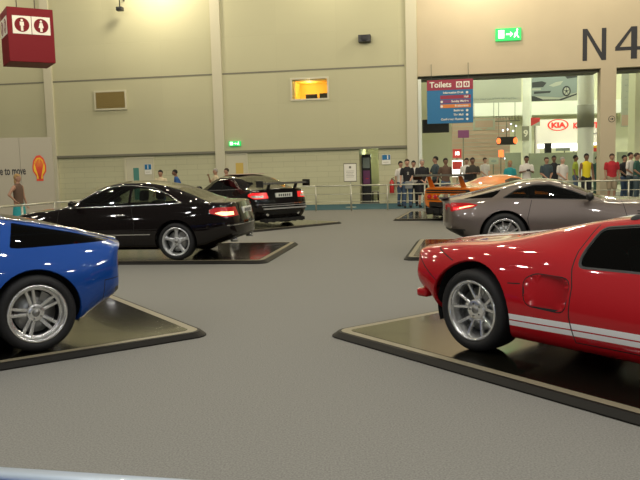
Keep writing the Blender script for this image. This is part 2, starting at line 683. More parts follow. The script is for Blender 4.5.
# poster cabinet in doorway
u0 = uD0 + .02; u1 = wp(371, 180, -.9)[0]
t = wthing('poster_cabinet', 'tall dark poster cabinet standing just inside the doorway', 'cabinet', (u0 + u1) / 2, 0.015, WT + .35)
hw = (u1 - u0) / 2
bm = bbox_bm(-hw, hw, 0, .25, 0, 1.95, bev=.01); obj('cabinet_body', bm, 'black_trim', t)
bm = bmesh.new(); box(bm, -hw * .8, hw * .75, -.01, 0, 1.4, 1.82); obj('upper_poster', bm, 'banner_grey', t)
bm = bmesh.new(); box(bm, -hw * .8, hw * .75, -.01, 0, .75, 1.3); box(bm, -hw * .2, hw * .4, -.02, -.01, .95, .99, 1); obj('lower_poster', bm, ['sign_purple', 'stand_red'], t)
u2 = wp(375, 196, -.6)[0]
t = wthing('low_table', 'low pale topped table inside the doorway beside the cabinet', 'table', u2, 0.015, WT + .3)
bm = bbox_bm(-.14, .14, -.2, .2, .42, .47, bev=.005); obj('tabletop', bm, 'board_grey', t)
for sx in (-.11, .11):
    for sy in (-.16, .16):
        bm = bmesh.new(); tube(bm, (sx, sy, 0), (sx, sy, .43), .02); obj('leg', bm, 'black_trim', t)

# bay number on the lintel
u, z = wp(582.5, 61.0)
h = wp(583, 29)[1] - z
t = wthing('bay_number', 'large black painted N4 on the wall above the openings', 'lettering', u, z, 0)
bm = bmesh.new()
w = wp(606, 60)[0] - u
sw = w * .19
prism(bm, [(0, 0), (sw, 0), (sw, h * .80), (w - sw, 0), (w, 0), (w, h), (w - sw, h), (w - sw, h * .24), (sw, h), (0, h)], 'y', -.012, 0)
obj('letter', bm, 'ink', t)
u4, z4 = wp(615, 60.0)
bm = bmesh.new()
o4 = u4 - u
w4 = wp(640, 60)[0] - u4 + .08
xs0, xs1 = o4 + w4 * .58, o4 + w4 * .80
zb0, zb1 = h * .27, h * .38
prism(bm, [(xs0, 0), (xs1, 0), (xs1, h), (xs0 - .02, h)] and [(xs0, 0), (xs1, 0), (xs1, zb0), (xs0, zb0)], 'y', -.012, 0)
prism(bm, [(o4, zb0), (o4 + w4, zb0), (o4 + w4, zb1), (o4, zb1)], 'y', -.012, 0)
prism(bm, [(xs0, zb1), (xs1, zb1), (xs1, h), (xs0, h)], 'y', -.012, 0)
prism(bm, [(o4, zb1), (o4 + w4 * .17, zb1), (xs0, h * .86), (xs0, h)], 'y', -.012, 0)
obj('digit', bm, 'ink', t)

# pedestal notice board
gp = ground(351, 207.5)
t = thing('notice_stand', 'white framed notice board on a thin post behind the railing', 'sign stand', gp, WANG)
zc0 = at_y(350, 181, gp.y).z; zc1 = at_y(350, 164, gp.y).z
bm = bbox_bm(-.22, .22, -.015, .015, zc0, zc1, bev=.004); obj('board', bm, 'sign_white', t)
bm = bmesh.new()
for a in ((-.24, .24, zc1, zc1 + .03), (-.24, .24, zc0 - .03, zc0), (-.24, -.22, zc0, zc1), (.22, .24, zc0, zc1)):
    box(bm, a[0], a[1], -.02, .02, a[2], a[3])
obj('frame', bm, 'ledge', t)
bm = bmesh.new()
box(bm, -.04, .04, -.018, -.014, zc1 - .16, zc1 - .08)
for k in range(5):
    box(bm, -.15, .15 - .02 * (k % 3), -.018, -.014, zc1 - .26 - .055 * k, zc1 - .25 - .055 * k)
obj('print', bm, 'ledge', t)
bm = bmesh.new(); tube(bm, (0, 0, .02), (0, 0, zc0 - .02), .02); obj('post', bm, 'rail_metal', t)
bm = bmesh.new(); lathe(bm, [(0, 0), (0, .2), (.02, .2), (.03, .03)], 24, 'z'); obj('base', bm, 'rail_metal', t)

# toilets box sign, top left
def plane_pt(px, py, P0, N):
    d = ray(px, py)
    return CAMP + d * ((P0 - CAMP).dot(N) / d.dot(N))


Pn = at_y(8.5, 40, 23.5)
ang = rad(31)
fu = Vector((math.cos(ang), math.sin(ang), 0))
fn = Vector((fu.y, -fu.x, 0))
t = thing('toilet_sign_box', 'large red hanging box sign with white toilet pictograms at the top left', 'sign', Pn, ang)
zt_, zb_ = plane_pt(30, 8.0, Pn, fn).z - Pn.z, plane_pt(30, 62.0, Pn, fn).z - Pn.z
wbx = (plane_pt(54.5, 40, Pn, fn) - Pn).dot(fu)
bm = bbox_bm(0, wbx, 0, wbx, zb_, zt_, bev=.015)
obj('box_body', bm, 'sign_red', t)


def picto(parent, cx, cz, s, fig, face='front'):
    bm = bmesh.new()
    e = 0.012
    box(bm, -s, s, -e, 0, -s, s, 0)
    bmesh.ops.create_circle(bm, cap_ends=True, segments=28, radius=.80 * s, matrix=Matrix.Translation((0, -e - .003, 0)) @ Matrix.Rotation(rad(90), 4, 'X'))
    for f in bm.faces:
        if len(f.verts) == 28:
            f.material_index = 1
    hd = bmesh.ops.create_circle(bm, cap_ends=True, segments=16, radius=.13 * s, matrix=Matrix.Translation((0, -e - .006, .50 * s)) @ Matrix.Rotation(rad(90), 4, 'X'))
    if fig == 'man':
        pts = [(-.22, .34), (.22, .34), (.22, -.1), (.13, -.1), (.13, -.66), (-.13, -.66), (-.13, -.1), (-.22, -.1)]
    else:
        pts = [(-.14, .34), (.14, .34), (.28, -.22), (.13, -.22), (.13, -.66), (-.13, -.66), (-.13, -.22), (-.28, -.22)]
    prism(bm, [(a * s, b * s) for a, b in pts], 'y', -e - .008, -e - .004)
    o = obj('pictogram', bm, ['sign_white', 'sign_red'], parent)
    if face == 'front':
        o.location = (cx, 0, cz)
    else:
        o.location = (0, cx, cz)
        o.rotation_euler = (0, 0, rad(-90))
    return o


s_ = wbx * .20
zc = zt_ - (zt_ - zb_) * .32
picto(t, wbx * .305, zc, s_, 'man')
picto(t, wbx * .72, zc, s_, 'woman')
picto(t, wbx * .28, zc, s_, 'woman', 'side')
picto(t, wbx * .72, zc, s_, 'man', 'side')
bm = bmesh.new(); tube(bm, (wbx * .3, wbx * .5, zt_), (wbx * .3, wbx * .5, ZC - Pn.z), .02); tube(bm, (wbx * .7, wbx * .5, zt_), (wbx * .7, wbx * .5, ZC - Pn.z), .02)
obj('suspension_rod', bm, 'ledge', t)

# grey sponsor board at the left
gb = ground(57, 221)
bang = rad(14)
bu = Vector((math.cos(bang), math.sin(bang), 0)); bn = Vector((bu.y, -bu.x, 0))
zbt = plane_pt(56, 137, gb, bn).z
t = thing('display_board', 'tall grey display board with a yellow and red shell emblem at the far left', 'display board', gb, bang)
bm = bmesh.new()
for k in range(5):
    box(bm, -1.0 * (k + 1) + .004, -1.0 * k - .004, 0, .08, 0, zbt)
obj('board_panels', bm, 'board_grey', t)


def bpt(px, py):
    P = plane_pt(px, py, gb, bn)
    return (P - gb).dot(bu), P.z


x0, z0 = bpt(26.0, 174.3)
ts = bpt(0, 174)[0]
text('slogan', 'e to move', .36, 'ink', t, (x0, -.004, z0), (rad(90), 0, 0), .002, 'RIGHT', 0.006, sx=abs(x0 - ts) / 1.50)
# emblem: scallop shell
cxs, czs = bpt(39, 173)
ex0, ex1 = bpt(32.8, 170)[0], bpt(46.2, 170)[0]
ez0, ez1 = bpt(39, 181)[1], bpt(39, 155.5)[1]
hw, H = (ex1 - ex0) / 2, ez1 - ez0


def shell(sc, y0, y1, mi, bm):
    pts = []
    base = [(.52, 0.0), (.52, .16), (.80, .30)]
    arc = []
    n = 9
    for i in range(n * 4 + 1):
        a = -0.25 + (PI + 0.5) * i / (n * 4)
        bumpy = 1 + .035 * abs(math.sin(a * 5.5 + .3))
        arc.append((math.cos(a) * bumpy, .50 + .50 * math.sin(a) * bumpy))
    pts = [(.52, 0), (.50, .17)] + arc + [(-.50, .17), (-.52, 0)]
    out = []
    for x, z in pts:
        out.append((x * hw * sc, (z - .5) * H * sc))
    return prism(bm, out, 'y', y0, y1, mi)


bm = bmesh.new()
shell(1.0, -.012, 0, 0, bm)
shell(.82, -.018, -.010, 1, bm)
for k in range(-3, 4):
    a = k * rad(17)
    p0 = Vector((math.sin(a) * .10 * hw, -.42 * H)); p1 = Vector((math.sin(a) * hw * .80, math.cos(a) * .36 * H))
    d = (p1 - p0).normalized(); n_ = Vector((-d.y, d.x)) * .014
    prism(bm, [tuple(p0 - n_), tuple(p1 - n_), tuple(p1 + n_), tuple(p0 + n_)], 'y', -.021, -.015, 0)
em = obj('shell_emblem', bm, ['pecten_red', 'pecten_yellow'], t)
em.location = ((ex0 + ex1) / 2, 0, (ez0 + ez1) / 2)

# ------------------------------------------------------------------ railings
def railing(pts, h, label, base=0.0, spacing=None, group=None):
    """pts: list of world ground points"""
    o = thing('railing', label, 'railing', pts[0], 0, group)
    P = [Vector((p.x - pts[0].x, p.y - pts[0].y, 0)) for p in pts]
    for k, z in enumerate((h, h * .66, h * .36)):
        bm = bmesh.new()
        for a, b in zip(P[:-1], P[1:]):
            tube(bm, a + Vector((0, 0, z)), b + Vector((0, 0, z)), .024 if k == 0 else .012, 10)
        obj('handrail' if k == 0 else 'mid_rail', bm, 'rail_metal', o)
    for a, b in zip(P[:-1], P[1:]):
        L = (b - a).length
        n = max(1, round(L / (spacing or 1.25)))
        for i in range(n + (b == P[-1])):
            q = a.lerp(b, i / n)
            bm = bmesh.new()
            tube(bm, q, q + Vector((0, 0, h)), .026, 10)
            obj('post', bm, 'rail_metal', o)
    return o


ga, gb2 = ground(316.3, 211), ground(351.5, 210.7)
gc = ground(425, 210)
sp = (gb2 - ga).length
e = (gb2 - ga).normalized()
e = (gc - ga).normalized()
sp = (gc - ga).length / 3
railing([ga - e * sp * 2, ga - e * sp, ga, ga + e * sp, ga + e * sp * 2, gc, gc + e * sp, gc + e * 2 * sp, gc + e * 3 * sp, gc + e * 4 * sp, gc + e * 5 * sp, gc + e * 6 * sp, gc + e * 7 * sp], .86, 'long pale metal railing between the cars and the visitors walkway', spacing=3)
l0 = at_y(85, 202.5, 18.5); l0.z = 0
l1 = at_y(54, 205.2, 17.4); l1.z = 0
l2 = at_y(22, 208.5, 16.4); l2.z = 0
l3 = l2 + (l2 - l1) * 1.2
lf = ga - e * sp * 2.4
railing([l3, l2, l1, l0], .87, 'shorter pale metal railing at the far left in front of the grey display board', spacing=3)

# foreground barrier: rounded white top rail over a blue panel
p0 = ground(-20, 467.5, 1.07); p1 = ground(210, 483.0, 1.07)
d = p1 - p0; d.z = 0
zr = (p0.z + p1.z) / 2
t = thing('crowd_barrier', 'white rounded barrier rail over a blue panel at the bottom left corner', 'barrier', (p0.x, p0.y, 0), math.atan2(d.y, d.x))
bm = bmesh.new()
L = 2.2
def rbar(bm, x0, x1, yw, zc, hz, mi=0, n=20):
    pa = []
    for i in range(n):
        a = 2 * PI * i / n
        pa.append((yw * math.copysign(abs(math.cos(a)) ** .7, math.cos(a)), zc + hz * math.copysign(abs(math.sin(a)) ** .7, math.sin(a))))
    fs = prism(bm, pa, 'x', x0, x1, mi)
    for f in fs[2:]:
        f.smooth = True
rbar(bm, -.6, L, .015, zr - .008, .008)
obj('top_rail', bm, 'rail_white', t)
bm = bbox_bm(-.6, L, -.024, .004, .10, zr - .014, bev=.004)
obj('panel', bm, 'panel_blue', t)
for x in (-.55, L - .05):
    bm = bbox_bm(x, x + .05, -.02, .015, 0, zr - .02, bev=.004); obj('post', bm, 'rail_white', t)
    bm = bbox_bm(x - .01, x + .06, -.25, .25, 0, .03, bev=.005); obj('foot', bm, 'rail_white', t)


# ------------------------------------------------------------------ display plates
def rounded(x0, x1, y0, y1, r, n=7):
    pts = []
    for cx, cy, a0 in ((x1 - r, y1 - r, 0), (x0 + r, y1 - r, 90), (x0 + r, y0 + r, 180), (x1 - r, y0 + r, 270)):
        for i in range(n + 1):
            a = rad(a0 + 90 * i / n)
            pts.append((cx + r * math.cos(a), cy + r * math.sin(a)))
    return pts


def display_plate(corner, ang, lx, ly, label, h=0.05, r=0.16):
    """corner = world point of one corner, plate extends lx along ang and ly along ang+90"""
    t = thing('display_plate', label, 'display plate', (corner.x, corner.y, 0), ang, 'low glossy display plates under the cars')
    x0, x1 = sorted((0, lx)); y0, y1 = sorted((0, ly))
    bm = bmesh.new()
    rings = []
    for (ins, z) in ((0, 0.001), (0, .012), (.045, h)):
        rings.append([bm.verts.new((px, py, z)) for px, py in rounded(x0 + ins, x1 - ins, y0 + ins, y1 - ins, max(.04, r - ins * .5))])
    for A, B in zip(rings[:-1], rings[1:]):
        for i in range(len(A)):
            j = (i + 1) % len(A)
            bm.faces.new((A[i], A[j], B[j], B[i]))
    bm.faces.new(rings[0][::-1])
    bm.faces.new(rings[-1])
    obj('edge_ramp', bm, 'deck_edge', t)
    def ringplate(i0, i1, z0, z1):
        bm = bmesh.new()
        A = rounded(x0 + i0, x1 - i0, y0 + i0, y1 - i0, max(.03, r - i0 * .5)); B = rounded(x0 + i1, x1 - i1, y0 + i1, y1 - i1, max(.025, r - i1 * .5))
        a = [bm.verts.new((*p, z1)) for p in A]; b = [bm.verts.new((*p, z1)) for p in B]
        for i in range(len(a)):
            j = (i + 1) % len(a)
            bm.faces.new((a[i], a[j], b[j], b[i]))
        return bm
    obj('trim_line', ringplate(.07, .15, h, h + .003), 'deck_line', t)
    bm = bmesh.new()
    prism(bm, rounded(x0 + .155, x1 - .155, y0 + .155, y1 - .155, .06), 'z', h + .0005, h + .005)
    obj('glossy_deck', bm, 'deck', t)
    return t


PH = 0.055
# ------------------------------------------------------------------ car bodies
def pch(kn):
    xs = [k[0] for k in kn]; ys = [k[1] for k in kn]
    n = len(xs)
    h = [xs[i + 1] - xs[i] for i in range(n - 1)]
    dl = [(ys[i + 1] - ys[i]) / h[i] for i in range(n - 1)]
    m = [0.0] * n
    for i in range(1, n - 1):
        if dl[i - 1] * dl[i] > 0:
            w1, w2 = 2 * h[i] + h[i - 1], h[i] + 2 * h[i - 1]
            m[i] = (w1 + w2) / (w1 / dl[i - 1] + w2 / dl[i])
    m[0] = dl[0]; m[-1] = dl[-1]

    def f(x):
        if x <= xs[0]: return ys[0]
        if x >= xs[-1]: return ys[-1]
        i = 0
        while x > xs[i + 1]: i += 1
        s = (x - xs[i]) / h[i]
        return ((1 + 2 * s) * (1 - s) ** 2 * ys[i] + s * (1 - s) ** 2 * h[i] * m[i] + s * s * (3 - 2 * s) * ys[i + 1] + s * s * (s - 1) * h[i] * m[i + 1])
    return f


def catmull(P, segs):
    out = []
    for i in range(len(P) - 1):
        p0 = P[i - 1] if i > 0 else P[i] * 2 - P[i + 1]
        p1, p2 = P[i], P[i + 1]
        p3 = P[i + 2] if i + 2 < len(P) else Vector((-P[i].x, P[i].y))
        def tj(t, a, b): return t + max(1e-4, (b - a).length) ** .5
        t0 = 0; t1 = tj(t0, p0, p1); t2 = tj(t1, p1, p2); t3 = tj(t2, p2, p3)
        for k in range(segs[i]):
            t = t1 + (t2 - t1) * k / segs[i]
            A1 = p0 * ((t1 - t) / (t1 - t0)) + p1 * ((t - t0) / (t1 - t0))
            A2 = p1 * ((t2 - t) / (t2 - t1)) + p2 * ((t - t1) / (t2 - t1))
            A3 = p2 * ((t3 - t) / (t3 - t2)) + p3 * ((t - t2) / (t3 - t2))
            B1 = A1 * ((t2 - t) / (t2 - t0)) + A2 * ((t - t0) / (t2 - t0))
            B2 = A2 * ((t3 - t) / (t3 - t1)) + A3 * ((t - t1) / (t3 - t1))
            out.append(B1 * ((t2 - t) / (t2 - t1)) + B2 * ((t - t1) / (t2 - t1)))
    out.append(P[-1].copy())
    return out


SEG = [4, 3, 5, 7, 4, 5, 5, 3]


class Body:
    def __init__(s, c, x0, x1, tail, nose, step=0.045):
        """c: dict of knot lists; tail/nose: (bow, reach, profile fn(z) or None)"""
        s.f = {k: pch(v) for k, v in c.items()}
        s.bm = bm = bmesh.new()
        n = int((x1 - x0) / step)
        e = [0, .006, .018, .036, .06]
        xs = [x0 + a for a in e] + [x0 + .1 + (x1 - x0 - .2) * i / n for i in range(n + 1)] + [x1 - a for a in e[::-1]]
        rings = []
        s.bulge = c.get('_bulge', 0.012)
        for x in xs:
            half = s.section(x)
            de = min(x - x0, x1 - x)
            k = 1.0
            if de < .1:
                q = 1 - de / .1
                k = 1 - .055 * q ** 3
            zc = sum(p.y for p in half) / len(half)
            half = [Vector((p.x * (1 - (1 - k)), zc + (p.y - zc) * (1 - (1 - k) * 1.3))) for p in half]
            ring = [Vector((x, p.x, p.y)) for p in half]
            rings.append(ring)

        def deform(v):
            x, y, z = v
            yn = min(1.2, abs(y) / s.f['yw']((x0 + x1) / 2))
            bow, reach, prof = tail
            r = max(0, 1 - (x - x0) / reach)
            dx = r * (bow * yn ** 2.6 + (prof(z) if prof else 0))
            bow, reach, prof = nose
            r = max(0, 1 - (x1 - x) / reach)
            dx -= r * (bow * yn ** 2.2 + (prof(z) if prof else 0))
            return (x + dx, y, z)
        V = []
        for ring in rings:
            L = [bm.verts.new(deform(p)) for p in ring]
            R = [bm.verts.new(deform((p.x, -p.y, p.z))) if 0 < i < len(ring) - 1 else L[i] for i, p in enumerate(ring)]
            V.append((L, R))
        for (La, Ra), (Lb, Rb) in zip(V[:-1], V[1:]):
            for i in range(len(La) - 1):
                bm.faces.new((La[i], La[i + 1], Lb[i + 1], Lb[i]))
                bm.faces.new((Ra[i + 1], Ra[i], Rb[i], Rb[i + 1]))
        for (L, R), ring in ((V[0], rings[0]), (V[-1], rings[-1])):
            NY = 10
            rows = []
            for i in range(len(L)):
                if L[i] is R[i]:
                    rows.append([L[i]]); continue
                row = [L[i]]
                for k in range(1, NY):
                    p = ring[i]
                    row.append(bm.verts.new(deform((p.x, p.y * (1 - 2 * k / NY), p.z))))
                row.append(R[i])
                rows.append(row)
            for a, b in zip(rows[:-1], rows[1:]):
                if len(a) == 1:
                    for k in range(NY): bm.faces.new((a[0], b[k + 1], b[k]))
                elif len(b) == 1:
                    for k in range(NY): bm.faces.new((b[0], a[k], a[k + 1]))
                else:
                    for k in range(NY): bm.faces.new((a[k], a[k + 1], b[k + 1], b[k]))
        bmesh.ops.remove_doubles(bm, verts=bm.verts[:], dist=1e-5)
        bmesh.ops.recalc_face_normals(bm, faces=bm.faces[:])
        bm.normal_update()
        bm.faces.ensure_lookup_table()
        s.src = bm.copy()
        s.src.normal_update(); s.src.faces.ensure_lookup_table()
        s.bvh = BVHTree.FromBMesh(s.src)
        s.pl = bm.faces.layers.int.new('part')
        s.rough = bm.verts.layers.int.new('auto')
        s.names = {0: 'body_shell'}
        s.mi = []

    def section(s, x):
        f = s.f
        zb, zt, yw, zw = f['zb'](x), f['zt'](x), f['yw'](x), f['zw'](x)
        ysh, zsh, yr, zr = f['ysh'](x), f['zsh'](x), f['yr'](x), f['zr'](x)
        E = Vector((ysh, zsh)); Fp = Vector((yr, zr))
        M1 = E.lerp(Fp, .5); d = Fp - E
        nrm = Vector((d.y, -d.x)).normalized() if d.length > 1e-4 else Vector((0, 0))
        M1 = M1 + nrm * min(.02, d.length * .06)
        P = [Vector((0, zb)), Vector((yw - .16, zb)), Vector((yw - .045, zb + .07)), Vector((yw, zw)), E, M1, Fp,
             Vector((yr * .5, zr + (zt - zr) * .78)), Vector((0, zt))]
        return catmull(P, SEG)

    def cut(s, poly, ax='y', flt=lambda c: True):
        bm = s.bm
        ia, ib = {'y': (0, 2), 'x': (1, 2), 'z': (0, 1)}[ax]
        U0 = min(p[0] for p in poly); U1 = max(p[0] for p in poly); V0 = min(p[1] for p in poly); V1 = max(p[1] for p in poly)
        cand = set()
        for fc in bm.faces:
            us = [v.co[ia] for v in fc.verts]
            if max(us) < U0 - .003 or min(us) > U1 + .003: continue
            vs = [v.co[ib] for v in fc.verts]
            if max(vs) < V0 - .003 or min(vs) > V1 + .003: continue
            if flt(fc.calc_center_median()): cand.add(fc)
        for i in range(len(poly)):
            p, q = poly[i], poly[(i + 1) % len(poly)]
            lo = (min(p[0], q[0]) - .002, min(p[1], q[1]) - .002); hi = (max(p[0], q[0]) + .002, max(p[1], q[1]) + .002)
            du, dv = q[0] - p[0], q[1] - p[1]
            L = math.hypot(du, dv)
            if L < 1e-6: continue
            nn = (-dv / L, du / L)
            geom = set()
            for fc in cand:
                us = [v.co[ia] for v in fc.verts]; vs = [v.co[ib] for v in fc.verts]
                if max(us) < lo[0] or min(us) > hi[0] or max(vs) < lo[1] or min(vs) > hi[1]: continue
                sd = [(u - p[0]) * nn[0] + (v - p[1]) * nn[1] for u, v in zip(us, vs)]
                if min(sd) > -1e-5 or max(sd) < 1e-5: continue
                geom.add(fc); geom.update(fc.edges); geom.update(fc.verts)
            if not geom: continue
            co = [0, 0, 0]; no = [0, 0, 0]
            co[ia], co[ib] = p; no[ia], no[ib] = nn
            r_ = bmesh.ops.bisect_plane(bm, geom=list(geom), dist=1e-5, plane_co=co, plane_no=no)
            cand.update(g for g in r_['geom'] if isinstance(g, bmesh.types.BMFace))
            cand = {g for g in cand if g.is_valid}
        out = []
        for fc in cand:
            c = fc.calc_center_median()
            if flt(c) and inpoly(c[ia], c[ib], poly): out.append(fc)
        return out

    def paint(s, fcs, m):
        if m not in s.mi: s.mi.append(m)
        for f in fcs: f.material_index = s.mi.index(m)

    def part(s, fcs, name):
        if name not in s.names.values(): s.names[len(s.names)] = name
        k = [a for a, b in s.names.items() if b == name][0]
        for f in fcs: f[s.pl] = k

    def line(s, pts, w, m='gap', ax='y', flt=lambda c: True, closed=False):
        n = len(pts)
        for i in range(n if closed else n - 1):
            a = Vector(pts[i]); b = Vector(pts[(i + 1) % n])
            d = (b - a).normalized(); nn = Vector((-d.y, d.x)) * w / 2; a = a - d * w / 2; b = b + d * w / 2
            s.paint(s.cut([tuple(a - nn), tuple(b - nn), tuple(b + nn), tuple(a + nn)], ax, flt), m)

    def emit(s, parent, inset={}):
        bm = s.bm
        bm.normal_update()
        jobs = []
        for k, name in s.names.items():
            fcs = [f for f in bm.faces if f[s.pl] == k]
            if name == 'body_shell':
                jobs.append((name, fcs)); continue
            left = set(fcs)
            while left:
                st = [left.pop()]; isl = [st[0]]
                while st:
                    a = st.pop()
                    for e in a.edges:
                        for g in e.link_faces:
                            if g in left: left.remove(g); st.append(g); isl.append(g)
                if len(isl) > 3: jobs.append((name, isl))
        for name, fcs in jobs:
            idx = {}; vs = []; nr = []; au = []
            for f in fcs:
                for v in f.verts:
                    if v.index not in idx or True:
                        if v not in idx:
                            idx[v] = len(vs); vs.append(v.co.copy()); au.append(v[s.rough])
            for c in vs:
                loc, nn, fi, dist = s.bvh.find_nearest(c)
                fsrc = s.src.faces[fi]
                w = poly_3d_calc([v.co for v in fsrc.verts], loc)
                n_ = Vector((0, 0, 0))
                for v, ww in zip(fsrc.verts, w): n_ += v.normal * ww
                nr.append(n_.normalized())
            d = inset.get(name, 0)
            if d: vs = [c - n_ * d for c, n_ in zip(vs, nr)]
            polys = [[idx[v] for v in f.verts] for f in fcs]
            mis = [f.material_index for f in fcs]
            # rim: boundary edges folded inwards
            cnt = {}
            for pi, p in enumerate(polys):
                for a, b in zip(p, p[1:] + p[:1]):
                    cnt.setdefault((min(a, b), max(a, b)), []).append((a, b, pi))
            nv = len(vs); ext = {}
            npoly = len(polys)
            for kk, e in cnt.items():
                if len(e) == 1:
                    a, b, pi = e[0]
                    for q in (a, b):
                        if q not in ext:
                            dd = .03 if name == 'body_shell' else .012
                            ext[q] = len(vs); vs.append(vs[q] - nr[q] * dd)
                    polys.append([b, a, ext[a], ext[b]]); mis.append(mis[pi])
            me = bpy.data.meshes.new(name)
            me.from_pydata([tuple(v) for v in vs], [], polys)
            for m in s.mi: me.materials.append(MATS[m])
            for p, m in zip(me.polygons, mis):
                p.material_index = m; p.use_smooth = True
            ln = []
            for pi, p in enumerate(me.polygons):
                for v in p.vertices:
                    ln.append(tuple(nr[v]) if pi < npoly and v < nv and not au[v] else (0, 0, 0))
            me.normals_split_custom_set(ln)
            o = bpy.data.objects.new(name, me)
            COL.objects.link(o); o.parent = parent
        bm.free(); s.src.free()


def inpoly(u, v, P):
    c = False
    j = len(P) - 1
    for i in range(len(P)):
        if (P[i][1] > v) != (P[j][1] > v) and u < (P[j][0] - P[i][0]) * (v - P[i][1]) / (P[j][1] - P[i][1]) + P[i][0]:
            c = not c
        j = i
    return c


def circ(cx, cz, r, n=36, flat=None):
    pts = [(cx + r * math.cos(2 * PI * i / n), cz + r * math.sin(2 * PI * i / n)) for i in range(n)]
    return pts


def rpoly(pts, r=.03, n=4):
    """round the corners of a polygon"""
    out = []
    m = len(pts)
    for i in range(m):
        p, a, b = Vector(pts[i]), Vector(pts[i - 1]), Vector(pts[(i + 1) % m])
        rr = min(r, (a - p).length * .45, (b - p).length * .45)
        s, e = p + (a - p).normalized() * rr, p + (b - p).normalized() * rr
        for k in range(n + 1):
            t = k / n
            out.append(tuple(s * (1 - t) ** 2 + p * 2 * t * (1 - t) + e * t * t))
    return out


def arches(B, wb, r, rz, fr=None):
    for x, rr in ((0, r), (wb, fr or r)):
        f = B.cut(circ(x, rz, rr), 'y', lambda c: abs(c.y) > .52)
        bmesh.ops.delete(B.bm, geom=f, context='FACES')


def liners(parent, wb, r, rz, yw, fr=None):
    for x, rr in ((0, r), (wb, fr or r)):
        for s in (-1, 1):
            bm = bmesh.new()
            n = 28
            A = []; Bv = []
            for i in range(n + 1):
                a = -.35 + (PI + .7) * i / n
                A.append(bm.verts.new((x + (rr + .012) * math.cos(a), s * (yw - .06), rz + (rr + .012) * math.sin(a))))
                Bv.append(bm.verts.new((x + (rr + .012) * math.cos(a), s * .50, rz + (rr + .012) * math.sin(a))))
            for i in range(n):
                bm.faces.new((A[i], A[i + 1], Bv[i + 1], Bv[i]))
            bm.faces.new(Bv)
            obj('wheel_arch_liner', bm, 'well_dark', parent)


